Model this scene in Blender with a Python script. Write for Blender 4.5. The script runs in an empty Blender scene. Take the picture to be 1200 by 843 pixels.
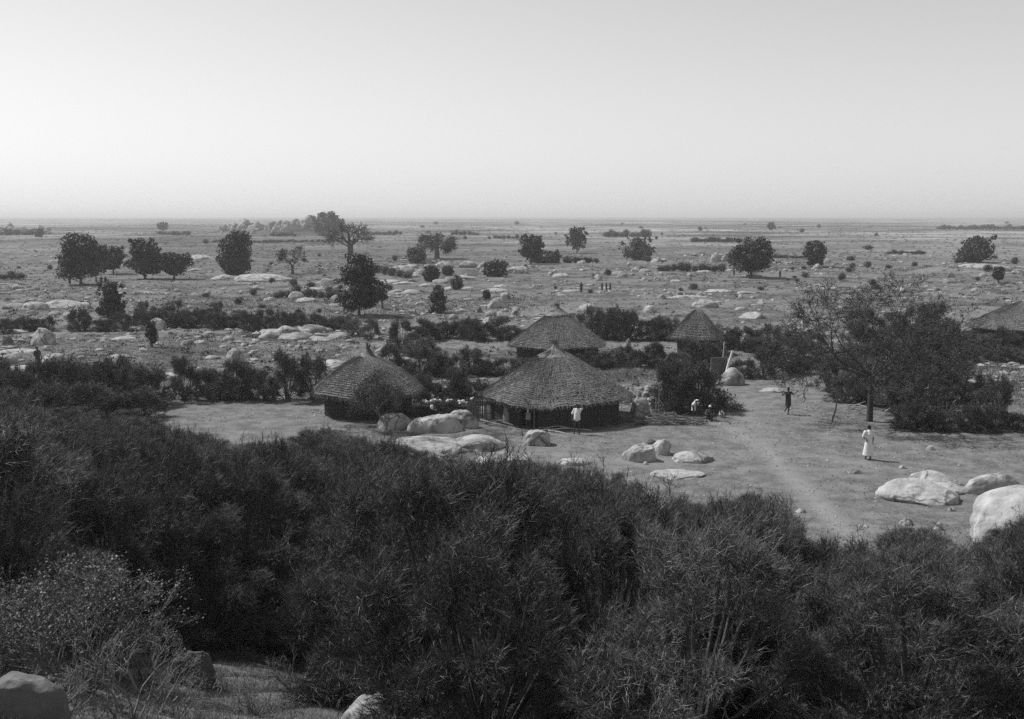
import bpy, bmesh, math, random
import numpy as np
from mathutils import Vector, Matrix, noise as mnoise

R = math.radians
SC = bpy.context.scene
COL = SC.collection
rng = np.random.default_rng(7)
random.seed(7)

# ------------------------------------------------------------------ camera
F = 1230.0                      # focal length in photo pixels (1200 wide)
CAMZ = 11.8
PITCH = math.atan(168.5 / F)    # horizon at row 253
cam = bpy.data.cameras.new('camera')
camo = bpy.data.objects.new('camera', cam)
COL.objects.link(camo)
cam.sensor_width = 36.0
cam.lens = F / 1200 * 36.0
cam.clip_start = 0.1
cam.clip_end = 200000
camo.location = (0, 0, CAMZ)
camo.rotation_euler = (math.pi / 2 - PITCH, 0, 0)
SC.camera = camo

# ------------------------------------------------------------------ world, sun, exposure
SUN_EL = 50.0
SHADOW = Vector((0.90, -0.43, 0)).normalized()      # where shadows fall on the ground
sun_dir = Vector((-SHADOW.x * math.cos(R(SUN_EL)), -SHADOW.y * math.cos(R(SUN_EL)), math.sin(R(SUN_EL))))
world = bpy.data.worlds.new('World')
SC.world = world
world.use_nodes = True
nt = world.node_tree
nt.nodes.clear()
sky = nt.nodes.new('ShaderNodeTexSky')
sky.sky_type = 'NISHITA'
sky.sun_disc = False
sky.sun_elevation = R(SUN_EL)
sky.sun_rotation = math.atan2(sun_dir.x, sun_dir.y)
sky.dust_density = 0.05
sky.air_density = 2.0
sky.ozone_density = 1.0
bw = nt.nodes.new('ShaderNodeRGBToBW')              # monochrome plate
bgn = nt.nodes.new('ShaderNodeBackground')
bgn.inputs['Strength'].default_value = 0.090
won = nt.nodes.new('ShaderNodeOutputWorld')
nt.links.new(sky.outputs[0], bw.inputs[0])
nt.links.new(bw.outputs[0], bgn.inputs['Color'])
nt.links.new(bgn.outputs[0], won.inputs['Surface'])

sl = bpy.data.lights.new('sun', 'SUN')
sl.energy = 3.6
sl.angle = R(0.5)
sl.color = (1.0, 1.0, 1.0)
so = bpy.data.objects.new('sun', sl)
COL.objects.link(so)
so.location = (0, 0, 60)
so.rotation_euler = sun_dir.to_track_quat('Z', 'Y').to_euler()

SC.view_settings.view_transform = 'Standard'
SC.view_settings.look = 'None'
SC.view_settings.exposure = 0.3
SC.view_settings.gamma = 1.0
SC.view_settings.use_curve_mapping = False
cy = SC.cycles
cy.max_bounces = 4
cy.diffuse_bounces = 3
cy.glossy_bounces = 1
cy.transmission_bounces = 0
cy.volume_bounces = 0
cy.caustics_reflective = False
cy.caustics_refractive = False
cy.use_denoising = False
try:
    cy.denoising_prefilter = 'NONE'
except Exception:
    pass

# ------------------------------------------------------------------ terrain function
HY = [-400, -50, 0, 4, 9, 12, 16, 20, 24, 28, 33, 40, 60]
HZ = [12.0, 10.6, 10.2, 9.6, 7.55, 6.2, 4.4, 2.75, 1.45, .62, .16, 0, 0]
# outcrop mounds far out: x, y, sx, sy, height
BUMPS = []

def zbase(x, y):
    x = np.asarray(x, float); y = np.asarray(y, float)
    ye = y + 1.2 * np.sin(x * .13 + .6) + .7 * np.sin(x * .31 + 2)
    z = np.interp(ye, HY, HZ)
    fade = np.clip((y - 30) / 30, 0, 1)
    z = z + fade * (.10 * np.sin(x * .11 + y * .05) + .08 * np.sin(y * .13 + 1.3 - x * .04))
    near = np.clip((35 - y) / 10, 0, 1)
    z = z + near * (.10 * np.sin(x * 1.1 + y * .7) + .07 * np.sin(x * 2.3 - y * 1.9 + 1))
    return z

def zfun(x, y):
    z = zbase(x, y)
    for bx, by, sx, sy, h in BUMPS:
        z = z + h * np.exp(-((x - bx) / sx) ** 2 - ((y - by) / sy) ** 2)
    return z

def ray(px, py):
    dx = (px - 600) / F; dy = (421.5 - py) / F
    return Vector((dx, math.cos(PITCH) + dy * math.sin(PITCH), -math.sin(PITCH) + dy * math.cos(PITCH)))

def at(px, py):
    """ground point seen at photo pixel (px, py)"""
    d = ray(px, py)
    if d.z > -1e-4:
        d.z = -1e-4
    t_flat = CAMZ / -d.z
    if t_flat * d.y > 60:
        t = t_flat
    else:
        t = 3.0
        while t < 90:
            if CAMZ + d.z * t <= float(zbase(d.x * t, d.y * t)):
                break
            t += .05
    x, y = d.x * t, d.y * t
    return Vector((x, y, float(zfun(x, y))))

def proj(x, y, z):
    v = Vector((x, y, z - CAMZ))
    f = v.y * math.cos(PITCH) - v.z * math.sin(PITCH)
    u = v.y * math.sin(PITCH) + v.z * math.cos(PITCH)
    return 600 + F * v.x / f, 421.5 - F * u / f

def mpp(y):            # metres per photo pixel at depth y
    return y / F

def bump_at(px, py, wpx, h, sy):
    p = at(px, py)
    BUMPS.append((p.x, p.y, wpx * mpp(p.y) / 2, sy, h))

bump_at(296, 273, 56, 7.0, 26)
bump_at(348, 274, 76, 5.5, 26)
bump_at(385, 273, 60, 7.0, 28)
bump_at(20, 274, 110, 3.2, 30)
bump_at(1120, 322, 100, 1.5, 14)
bump_at(830, 312, 260, 1.0, 10)
bump_at(560, 318, 240, .7, 8)

# ------------------------------------------------------------------ materials
def gmat(name, lo, hi, scale=3.0, detail=6.0, rough=.9, bump=0.0, bscale=20.0, spec=.2,
         stain=None, island=False, cracks=0):
    m = bpy.data.materials.new(name)
    m.use_nodes = True
    t = m.node_tree
    b = t.nodes['Principled BSDF']
    b.inputs['Roughness'].default_value = rough
    b.inputs['Specular IOR Level'].default_value = spec
    geo = t.nodes.new('ShaderNodeNewGeometry')
    ramp = t.nodes.new('ShaderNodeMapRange')
    ramp.inputs['From Min'].default_value = .3
    ramp.inputs['From Max'].default_value = .7
    ramp.inputs['To Min'].default_value = lo
    ramp.inputs['To Max'].default_value = hi
    if island:
        ramp.inputs['From Min'].default_value = 0
        ramp.inputs['From Max'].default_value = 1
        pw = t.nodes.new('ShaderNodeMath'); pw.operation = 'POWER'; pw.inputs[1].default_value = 2.2
        t.links.new(geo.outputs['Random Per Island'], pw.inputs[0])
        t.links.new(pw.outputs[0], ramp.inputs['Value'])
    else:
        n = t.nodes.new('ShaderNodeTexNoise')
        n.inputs['Scale'].default_value = scale
        n.inputs['Detail'].default_value = detail
        n.inputs['Roughness'].default_value = .6
        t.links.new(geo.outputs['Position'], n.inputs['Vector'])
        t.links.new(n.outputs['Fac'], ramp.inputs['Value'])
    out = ramp.outputs[0]
    if stain:
        s_scale, s_val, s_lo, s_hi = stain
        n2 = t.nodes.new('ShaderNodeTexNoise')
        n2.inputs['Scale'].default_value = s_scale
        n2.inputs['Detail'].default_value = 8
        n2.inputs['Roughness'].default_value = .65
        t.links.new(geo.outputs['Position'], n2.inputs['Vector'])
        r2 = t.nodes.new('ShaderNodeMapRange')
        r2.inputs['From Min'].default_value = s_lo
        r2.inputs['From Max'].default_value = s_hi
        r2.inputs['To Min'].default_value = 0
        r2.inputs['To Max'].default_value = 1
        t.links.new(n2.outputs['Fac'], r2.inputs['Value'])
        mx = t.nodes.new('ShaderNodeMix')
        mx.inputs[3].default_value = s_val
        t.links.new(r2.outputs[0], mx.inputs[0])
        t.links.new(out, mx.inputs[2])
        mx.inputs[3].default_value = s_val
        out = mx.outputs[0]
    if cracks:
        nz = t.nodes.new('ShaderNodeTexNoise'); nz.inputs['Scale'].default_value = 1.3; nz.inputs['Detail'].default_value = 5
        t.links.new(geo.outputs['Position'], nz.inputs['Vector'])
        mx0 = t.nodes.new('ShaderNodeMix'); mx0.data_type = 'VECTOR'; mx0.inputs[0].default_value = .45
        t.links.new(geo.outputs['Position'], mx0.inputs[4]); t.links.new(nz.outputs['Color'], mx0.inputs[5])
        vo = t.nodes.new('ShaderNodeTexVoronoi'); vo.feature = 'DISTANCE_TO_EDGE'; vo.inputs['Scale'].default_value = cracks
        t.links.new(mx0.outputs[1], vo.inputs['Vector'])
        rc = t.nodes.new('ShaderNodeMapRange'); rc.inputs['From Min'].default_value = .004; rc.inputs['From Max'].default_value = .02
        rc.inputs['To Min'].default_value = .75; rc.inputs['To Max'].default_value = 0
        t.links.new(vo.outputs['Distance'], rc.inputs['Value'])
        mc = t.nodes.new('ShaderNodeMix'); mc.inputs[3].default_value = .07
        t.links.new(rc.outputs[0], mc.inputs[0]); t.links.new(out, mc.inputs[2]); out = mc.outputs[0]
    t.links.new(out, b.inputs['Base Color'])
    if bump:
        n3 = t.nodes.new('ShaderNodeTexNoise')
        n3.inputs['Scale'].default_value = bscale
        n3.inputs['Detail'].default_value = 6
        t.links.new(geo.outputs['Position'], n3.inputs['Vector'])
        bp = t.nodes.new('ShaderNodeBump')
        bp.inputs['Strength'].default_value = 1
        bp.inputs['Distance'].default_value = bump
        t.links.new(n3.outputs['Fac'], bp.inputs['Height'])
        t.links.new(bp.outputs[0], b.inputs['Normal'])
    return m

M = {}
M['granite'] = gmat('granite', .27, .50, 1.6, 10, .95, .05, 6, .1, stain=(1.1, .12, .50, .66), cracks=.55)
M['granite_far'] = gmat('granite_far', .22, .40, .25, 8, .95, .15, 1.5, .1, stain=(.35, .11, .50, .66))
M['dark_rock'] = gmat('dark_rock', .09, .20, 1.5, 8, .95, .04, 7, .1)
M['twig'] = gmat('twig_green', .04, .24, rough=.7, spec=.15, island=True)
M['twig_pale'] = gmat('twig_grey_green', .06, .32, rough=.7, spec=.15, island=True)
M['leaf'] = gmat('leaf', .03, .10, rough=.6, spec=.25, island=True)
M['leaf_grey'] = gmat('leaf_grey', .05, .15, rough=.7, spec=.2, island=True)
M['leaf_gloss'] = gmat('leaf_gloss', .05, .24, rough=.6, spec=.25, island=True)
M['bark'] = gmat('bark', .06, .13, 6, 6, .95, .02, 25, .1)
M['bark_dark'] = gmat('bark_dark', .035, .08, 6, 6, .95, .02, 25, .1)
M['bark_pale'] = gmat('bark_pale', .12, .26, 6, 6, .9, .015, 25, .1)
M['deadwood'] = gmat('deadwood', .28, .5, 5, 6, .9, .01, 30, .1)
M['thatch'] = gmat('thatch', .12, .34, 1.4, 10, .95, .03, 30, .05, stain=(.7, .08, .50, .66))
M['straw'] = gmat('straw', .14, .34, rough=.9, spec=.1, island=True)
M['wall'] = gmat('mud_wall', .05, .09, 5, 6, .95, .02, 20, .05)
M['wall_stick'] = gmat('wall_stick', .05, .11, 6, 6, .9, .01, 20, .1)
M['pole'] = gmat('pole', .14, .26, 6, 6, .9, .01, 20, .1)
M['skin'] = gmat('dark_skin', .035, .05, 10, 2, .5, 0, 20, .4)
M['hair'] = gmat('hair', .01, .016, 60, 2, .9, .004, 200, .1)
M['white_cloth'] = gmat('white_cloth', .68, .78, 6, 4, .9, .02, 14, .1)
M['dark_cloth'] = gmat('dark_cloth', .04, .07, 6, 4, .9, .02, 14, .1)
M['grey_cloth'] = gmat('grey_cloth', .2, .3, 6, 4, .9, .02, 14, .1)
M['clay'] = gmat('clay', .2, .3, 6, 4, .8, .01, 14, .1)
M['pale'] = gmat('pale_gourd', .55, .7, 6, 4, .6, .01, 14, .3)
M['grass'] = gmat('grass_blades', .12, .40, rough=.9, spec=.1, island=True)
M['grass_dark'] = gmat('grass_blades_dark', .06, .16, rough=.9, spec=.1, island=True)

# ------------------------------------------------------------------ object helpers
def tag(o, label=None, cat=None, group=None, kind=None):
    if label: o['label'] = label
    if cat: o['category'] = cat
    if group: o['group'] = group
    if kind: o['kind'] = kind
    return o

def empty(name, loc, rz=0, s=(1, 1, 1)):
    o = bpy.data.objects.new(name, None)
    COL.objects.link(o)
    o.location = loc
    o.rotation_euler = (0, 0, rz)
    o.scale = s
    o.empty_display_size = .2
    return o

def link(name, me, parent=None):
    o = bpy.data.objects.new(name, me)
    COL.objects.link(o)
    if parent is not None: o.parent = parent
    return o

KIDS = {}
def part(name, me, parent):
    o = link(name, me, parent)
    KIDS.setdefault(parent.name, []).append(o)
    return o

def copy_tree(root, loc, rz=0, s=(1, 1, 1)):
    c = root.copy(); COL.objects.link(c)
    c.location = loc; c.rotation_euler = (0, 0, rz); c.scale = s
    for ch in KIDS.get(root.name, []):
        d = ch.copy(); COL.objects.link(d); d.parent = c
        KIDS.setdefault(c.name, []).append(d)
        for g in KIDS.get(ch.name, []):
            e = g.copy(); COL.objects.link(e); e.parent = d
    return c

class Geo:
    """collects triangles"""
    def __init__(s): s.v = []; s.f = []; s.n = 0
    def add(s, v, f):
        v = np.asarray(v, float).reshape(-1, 3); f = np.asarray(f, int)
        if f.shape[1] == 4:
            f = np.concatenate([f[:, [0, 1, 2]], f[:, [0, 2, 3]]])
        s.v.append(v); s.f.append(f + s.n); s.n += len(v)
    def mesh(s, name, mat, smooth=False):
        V = np.concatenate(s.v); T = np.concatenate(s.f)
        me = bpy.data.meshes.new(name)
        me.vertices.add(len(V)); me.vertices.foreach_set('co', V.ravel())
        me.loops.add(len(T) * 3); me.loops.foreach_set('vertex_index', T.ravel().astype(np.int32))
        me.polygons.add(len(T))
        me.polygons.foreach_set('loop_start', np.arange(0, len(T) * 3, 3, dtype=np.int32))
        me.polygons.foreach_set('loop_total', np.full(len(T), 3, dtype=np.int32))
        me.polygons.foreach_set('use_smooth', np.full(len(T), smooth, dtype=bool))
        me.update(calc_edges=True)
        me.materials.append(mat)
        return me
    # --- primitives
    def spikes(s, P, D, L, r, bend=None):
        """thin tapered three-sided twigs: base P, unit dir D, length L, radius r"""
        n = len(P)
        up = np.where(np.abs(D[:, 2:3]) > .9, [[1., 0, 0]], [[0, 0, 1.]])
        a = np.cross(D, up); a /= np.linalg.norm(a, axis=1, keepdims=True) + 1e-9
        b = np.cross(D, a)
        L = np.asarray(L).reshape(-1, 1) * np.ones((n, 1)); r = np.asarray(r).reshape(-1, 1) * np.ones((n, 1))
        ring = [P + r * (a * math.cos(t) + b * math.sin(t)) for t in (0, 2.094, 4.189)]
        tip = P + D * L
        if bend is not None: tip = tip + bend
        V = np.stack(ring + [tip], axis=1).reshape(-1, 3)
        base = np.arange(n)[:, None] * 4
        f = np.concatenate([base + np.array([0, 1, 3]), base + np.array([1, 2, 3]), base + np.array([2, 0, 3])])
        s.add(V, f)
    def leaves(s, P, N, size, asp=.55):
        n = len(P)
        N = N / (np.linalg.norm(N, axis=1, keepdims=True) + 1e-9)
        rr = rng.normal(size=(n, 3))
        a = np.cross(N, rr); a /= np.linalg.norm(a, axis=1, keepdims=True) + 1e-9
        b = np.cross(N, a)
        z = np.asarray(size).reshape(-1, 1) * np.ones((n, 1))
        V = np.stack([P - a * z, P - b * z * asp, P + a * z, P + b * z * asp], axis=1).reshape(-1, 3)
        base = np.arange(n)[:, None] * 4
        s.add(V, base + np.array([0, 1, 2, 3]))
    def tube(s, pts, rad, k=5, cap=True):
        pts = [Vector(p) for p in pts]
        V = []; Fc = []
        n = len(pts)
        ref = Vector((.3, .9, .2)).normalized()
        for i, p in enumerate(pts):
            d = (pts[min(i + 1, n - 1)] - pts[max(i - 1, 0)])
            if d.length < 1e-9: d = Vector((0, 0, 1))
            d.normalize()
            a = d.cross(ref)
            if a.length < .1: a = d.cross(Vector((1, 0, 0)))
            a.normalize(); b = d.cross(a)
            for j in range(k):
                t = 2 * math.pi * j / k
                V.append(p + (a * math.cos(t) + b * math.sin(t)) * rad[i])
        for i in range(n - 1):
            for j in range(k):
                j2 = (j + 1) % k
                Fc.append((i * k + j, i * k + j2, (i + 1) * k + j2, (i + 1) * k + j))
        s.add([tuple(v) for v in V], Fc)
        if cap:
            V2 = [tuple(v) for v in V[:k]] + [tuple(pts[0])]
            s.add(V2, [(j, (j + 1) % k, k) for j in range(k)])
            V2 = [tuple(v) for v in V[-k:]] + [tuple(pts[-1])]
            s.add(V2, [((j + 1) % k, j, k) for j in range(k)])
    def rings(s, rows, close=False):
        """rows: array (m, k, 3) lofted, wrapped round"""
        rows = np.asarray(rows, float); m, k, _ = rows.shape
        i = np.arange(m - 1)[:, None]; j = np.arange(k)[None, :]; j2 = (j + 1) % k
        f = np.stack([i * k + j, i * k + j2, (i + 1) * k + j2, (i + 1) * k + j], axis=-1).reshape(-1, 4)
        s.add(rows.reshape(-1, 3), f)
    def box(s, c, size, rz=0, rx=0):
        c = np.array(c, float); h = np.array(size, float) / 2
        V = np.array([[x, y, z] for x in (-1, 1) for y in (-1, 1) for z in (-1, 1)], float) * h
        m = np.array((Matrix.Rotation(rz, 3, 'Z') @ Matrix.Rotation(rx, 3, 'X')))
        V = V @ m.T + c
        s.add(V, [(0, 1, 3, 2), (4, 6, 7, 5), (0, 4, 5, 1), (2, 3, 7, 6), (0, 2, 6, 4), (1, 5, 7, 3)])

def unit(a):
    return a / (np.linalg.norm(a, axis=-1, keepdims=True) + 1e-9)

# ------------------------------------------------------------------ ground sheet
def poly_mask(X, Y, pts, soft=1.0):
    """soft point-in-polygon, pts world xy"""
    n = len(pts); inside = np.zeros(X.shape, bool); dist = np.full(X.shape, 1e9)
    for i in range(n):
        x0, y0 = pts[i]; x1, y1 = pts[(i + 1) % n]
        c = ((y0 > Y) != (y1 > Y)) & (X < (x1 - x0) * (Y - y0) / (y1 - y0 + 1e-12) + x0)
        inside ^= c
        dx, dy = x1 - x0, y1 - y0
        t = np.clip(((X - x0) * dx + (Y - y0) * dy) / (dx * dx + dy * dy + 1e-9), 0, 1)
        dist = np.minimum(dist, np.hypot(X - x0 - t * dx, Y - y0 - t * dy))
    sd = np.where(inside, dist, -dist)
    return np.clip(sd / soft * .5 + .5, 0, 1)

def line_mask(X, Y, pts, w):
    dist = np.full(X.shape, 1e9)
    for (x0, y0), (x1, y1) in zip(pts[:-1], pts[1:]):
        dx, dy = x1 - x0, y1 - y0
        t = np.clip(((X - x0) * dx + (Y - y0) * dy) / (dx * dx + dy * dy + 1e-9), 0, 1)
        dist = np.minimum(dist, np.hypot(X - x0 - t * dx, Y - y0 - t * dy))
    return np.exp(-(dist / w) ** 2)

def wpts(lst):
    return [tuple(at(a, b)[:2]) for a, b in lst]

YARD = wpts([(590, 520), (640, 503), (735, 500), (770, 498), (860, 492), (868, 470), (848, 452), (835, 442), (930, 438), (965, 448),
             (1010, 470), (1050, 498), (1200, 492), (1290, 500), (1300, 700), (1000, 700), (700, 640), (520, 560)])
YARDL = wpts([(190, 500), (175, 478), (250, 467), (372, 462), (400, 500), (380, 520), (220, 520)])
FIELDM = wpts([(495, 412), (500, 396), (600, 394), (604, 408), (560, 418)])
PATH1 = wpts([(855, 500), (900, 530), (930, 560), (965, 600), (1010, 640), (1040, 690)])
PATH2 = wpts([(1015, 545), (960, 535), (900, 528), (760, 545), (640, 530)])
PATH3 = wpts([(870, 470), (880, 500), (905, 530)])

def build_ground():
    ang = np.concatenate([np.linspace(-180, -36, 60)[:-1], np.linspace(-36, 36, 420), np.linspace(36, 180, 60)[1:-1]])
    r = np.concatenate([[0.4, 1, 1.8], np.exp(np.linspace(math.log(2.6), math.log(90000), 760))])
    A, RR = np.meshgrid(np.radians(ang), r)
    X = RR * np.sin(A); Y = RR * np.cos(A)
    # centre the fan on the foot of the camera
    Z = zfun(X, Y)
    # small clods close by
    nz = np.zeros_like(Z)
    near = np.clip((70 - Y) / 30, 0, 1) * (np.abs(X) < 50)
    nz += .03 * np.sin(X * 3.1 + Y * 1.7) * np.sin(Y * 2.3 - X * 1.1)
    Z = Z + nz * near
    m, k = X.shape
    V = np.stack([X, Y, Z], -1).reshape(-1, 3)
    V = np.concatenate([[[0, 0, float(zfun(0, 0))]], V])
    i = np.arange(m - 1)[:, None]; j = np.arange(k)[None, :]; j2 = (j + 1) % k
    Q = (np.stack([i * k + j, i * k + j2, (i + 1) * k + j2, (i + 1) * k + j], -1).reshape(-1, 4) + 1)
    jj = np.arange(k)
    T0 = np.stack([np.zeros(k, int), (jj + 1) % k + 1, jj + 1], -1)
    T = np.concatenate([T0[:, [0, 1, 2]], Q[:, [0, 2, 1]], Q[:, [0, 3, 2]]])
    g = Geo(); g.v = [V]; g.f = [T]; g.n = len(V)
    mat = ground_material()
    me = g.mesh('ground', mat, True)
    x = V[:, 0]; y = V[:, 1]
    yard = np.maximum.reduce([poly_mask(x, y, YARD, 2.2), poly_mask(x, y, YARDL, 1.8), .6 * poly_mask(x, y, FIELDM, 1.8)])
    path = np.maximum.reduce([line_mask(x, y, PATH1, .6), .55 * line_mask(x, y, PATH2, .7), .5 * line_mask(x, y, PATH3, 1.2)])
    col = np.zeros((len(V), 4), np.float32)
    col[:, 0] = yard; col[:, 1] = path; col[:, 2] = np.clip((y - 120) / 500, 0, 1); col[:, 3] = 1
    at_ = me.color_attributes.new('zones', 'FLOAT_COLOR', 'POINT')
    at_.data.foreach_set('color', col.ravel())
    o = link('ground', me)
    tag(o, kind='structure')
    return o

def ground_material():
    m = bpy.data.materials.new('ground_soil')
    m.use_nodes = True
    t = m.node_tree; N = t.nodes; Lk = t.links
    b = N['Principled BSDF']; b.inputs['Roughness'].default_value = 1.0
    b.inputs['Specular IOR Level'].default_value = .05
    geo = N.new('ShaderNodeNewGeometry')
    at_ = N.new('ShaderNodeAttribute'); at_.attribute_name = 'zones'
    sp = N.new('ShaderNodeSeparateColor'); Lk.new(at_.outputs['Color'], sp.inputs[0])
    def noise(scale, det, rough=.6, vec=None):
        n = N.new('ShaderNodeTexNoise'); n.inputs['Scale'].default_value = scale
        n.inputs['Detail'].default_value = det; n.inputs['Roughness'].default_value = rough
        Lk.new(vec or geo.outputs['Position'], n.inputs['Vector']); return n.outputs['Fac']
    def mr(v, a, b_, lo, hi):
        n = N.new('ShaderNodeMapRange'); n.inputs['From Min'].default_value = a; n.inputs['From Max'].default_value = b_
        n.inputs['To Min'].default_value = lo; n.inputs['To Max'].default_value = hi
        Lk.new(v, n.inputs['Value']); return n.outputs[0]
    def mth(op, a, b_):
        n = N.new('ShaderNodeMath'); n.operation = op
        for i, q in enumerate((a, b_)):
            if isinstance(q, (int, float)): n.inputs[i].default_value = q
            else: Lk.new(q, n.inputs[i])
        return n.outputs[0]
    def mix(f, a, b_):
        n = N.new('ShaderNodeMix')
        for i, q in ((0, f), (2, a), (3, b_)):
            if isinstance(q, (int, float)): n.inputs[i].default_value = q
            else: Lk.new(q, n.inputs[i])
        return n.outputs[0]
    # yard: trodden earth with small dark litter
    yard = mr(noise(.9, 9, .7), .38, .62, .12, .225)
    litter = mr(noise(7, 5, .75), .54, .62, 0, 1)
    patchy = mr(noise(.35, 3), .45, .6, 0, .8)
    yard = mix(mth('MULTIPLY', litter, patchy), yard, .075)
    pebble = mr(noise(14, 2, .5), .70, .74, 0, .7)
    yard = mix(pebble, yard, .36)
    # field: dry grass, coarse mottling
    f1 = mr(noise(1.6, 10, .8), .42, .58, .06, .20)
    f2 = mr(noise(.16, 6, .65), .40, .60, .60, 1.35)
    field = mth('MULTIPLY', f1, f2)
    bare = mr(noise(.06, 8, .68), .50, .58, 0, .8)
    field = mix(bare, field, mr(noise(1.5, 9, .75), .4, .6, .13, .27))
    # far plain: wide bands of grass and bare earth
    p1 = mr(noise(.010, 12, .78), .42, .58, .07, .28)
    p2 = mr(noise(.0016, 8, .66), .43, .57, .5, 1.45)
    far = mth('MULTIPLY', p1, p2)
    farmask = sp.outputs[2]
    col = mix(farmask, field, far)
    edge = mth('ADD', sp.outputs[0], mr(noise(.9, 5, .7), .3, .7, -.35, .35))
    ym = mr(edge, .35, .65, 0, 1)
    col = mix(ym, col, yard)
    pth = mth('MULTIPLY', sp.outputs[1], mr(noise(1.2, 4), .3, .65, .45, 1))
    col = mix(pth, col, .27)
    Lk.new(col, b.inputs['Base Color'])
    bp = N.new('ShaderNodeBump'); bp.inputs['Distance'].default_value = .06
    bp.inputs['Strength'].default_value = .8
    Lk.new(noise(5, 8, .75), bp.inputs['Height'])
    Lk.new(bp.outputs[0], b.inputs['Normal'])
    return m

build_ground()

# haze box
hz = Geo()
hz.box((0, 32000, 11.4), (90000, 66000, 25.0))
hm = bpy.data.materials.new('haze_air')
hm.use_nodes = True
hm.node_tree.nodes.clear()
pv = hm.node_tree.nodes.new('ShaderNodeVolumePrincipled')
pv.inputs['Density'].default_value = .00030
pv.inputs['Color'].default_value = (.99, .99, .99, 1)
pv.inputs['Anisotropy'].default_value = .2
ho_ = hm.node_tree.nodes.new('ShaderNodeOutputMaterial')
hm.node_tree.links.new(pv.outputs[0], ho_.inputs['Volume'])
hazeo = link('haze', hz.mesh('haze', hm))
tag(hazeo, 'pale dry-season haze over the plain', 'haze', kind='stuff')

# ------------------------------------------------------------------ rocks
def rock_mesh(seed, sub=4, facets=3, rough=.16, cuts=None, mat='granite', lump=1.2):
    bm = bmesh.new()
    bmesh.ops.create_icosphere(bm, subdivisions=sub, radius=1)
    rd = random.Random(seed)
    off = Vector((rd.uniform(-50, 50), rd.uniform(-50, 50), rd.uniform(-50, 50)))
    planes = []
    for _ in range(facets):
        n = Vector((rd.uniform(-1, 1), rd.uniform(-1, 1), rd.uniform(-.4, .9))).normalized()
        planes.append((n, rd.uniform(.55, .85)))
    for n, d in (cuts or []):
        planes.append((Vector(n).normalized(), d))
    for v in bm.verts:
        p = v.co.copy()
        p *= 1 + rough * mnoise.noise(p * lump + off) + rough * .4 * mnoise.noise(p * lump * 2.7 + off) \
            + rough * .16 * mnoise.noise(p * lump * 8 + off)
        for n, d in planes:
            e = p.dot(n) - d * (1 + .22 * mnoise.noise(p * 2.1 + off * 1.7) + .07 * mnoise.noise(p * 6 + off))
            if e > 0: p -= n * (e * .8 - min(e, .05) * .3)
        if p.z < 0: p.x *= 1 + .06 * min(1, -p.z * 3); p.y *= 1 + .06 * min(1, -p.z * 3)
        if p.z < -.4: p.z = -.4
        v.co = p
    me = bpy.data.meshes.new('rock')
    bm.to_mesh(me); bm.free()
    me.polygons.foreach_set('use_smooth', [True] * len(me.polygons))
    me.materials.append(M[mat])
    return me

def put_rock(px, py, w, h, label, name='boulder', seed=1, group=None, rz=None, sub=4, facets=3, cuts=None,
             mat='granite', me=None, depth=.75, lift=0.0, tilt=(0, 0), rough=.16, lump=1.2):
    """front contact at pixel (px, py); w, h visible pixel size"""
    p = at(px, py)
    k = mpp(p.y)
    W = w * k
    ta = (CAMZ - p.z) / p.y
    Dp = W * depth
    Htot = h * k
    H = Htot - Dp * ta * (.9 if name == 'rock_slab' else .55)
    if H < Htot * .35:
        H = Htot * .35
        Dp = max((Htot - H) / ta / .7, W * .25)
        Dp = min(Dp, W * 1.3)
    me = me or rock_mesh(seed, sub, facets, cuts=cuts, mat=mat, rough=rough, lump=lump)
    o = link(name, me)
    cyy = p.y + Dp / 2 * .9
    o.location = (p.x * cyy / p.y, cyy, float(zfun(p.x, cyy)) - H * .04 + lift)
    o.scale = (W / 2 * 1.02, Dp / 2, H * 1.06)
    o.rotation_euler = (tilt[0], tilt[1], (rz if rz is not None else 0))
    tag(o, label, 'rock', group)
    return o

# named rocks in the yard and the foreground
put_rock(510, 508, 60, 29, 'large smooth dome boulder in front of the gap between the left and main huts', seed=11, sub=5, facets=1, depth=.7)
put_rock(541, 503, 40, 24, 'rounded boulder right behind the large smooth dome boulder', seed=12, sub=5, facets=1)
put_rock(464, 504, 44, 21, 'dark low domed boulder left of the large smooth dome boulder', seed=13, sub=5, facets=1, mat='granite')
put_rock(496, 538, 112, 36, 'broad pale granite slab spread below the dome boulders, twigs in front', name='rock_slab', seed=14, sub=5, facets=2, depth=.8)
put_rock(556, 530, 72, 25, 'pale whaleback slab with shaded right side below the dome boulders', name='rock_slab', seed=115, sub=5, facets=1, depth=.7)
put_rock(590, 548, 72, 24, 'low pale slab half hidden by twigs at the thicket edge', name='rock_slab', seed=16, sub=5, facets=2)
put_rock(630, 524, 38, 23, 'squared pale boulder in front of the main hut doorway', seed=17, sub=5, facets=3, cuts=[((1, 0, .1), .7), ((0, -1, .2), .6), ((0, .1, 1), .8)])
put_rock(672, 546, 44, 12, 'low flat rock at the thicket edge below the man in the white shirt', name='rock_slab', seed=18, facets=2)
put_rock(750, 543, 40, 28, 'cracked pale boulder with broken dark front in the middle of the yard', seed=19, sub=5, facets=2, cuts=[((.35, -1, -.15), .45), ((-.3, .1, 1), .7)], rough=.25, lump=1.9)
put_rock(776, 534, 26, 20, 'smaller pale boulder touching the cracked boulder on its right', seed=20, sub=5, facets=2, cuts=[((1, -.3, 0), .65)])
put_rock(763, 521, 11, 7, 'small dark stone behind the cracked boulder', name='stone', seed=21, mat='dark_rock')
put_rock(811, 543, 50, 19, 'low pale humped slab right of the cracked boulder pair', name='rock_slab', seed=22, sub=5, facets=2)
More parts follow.
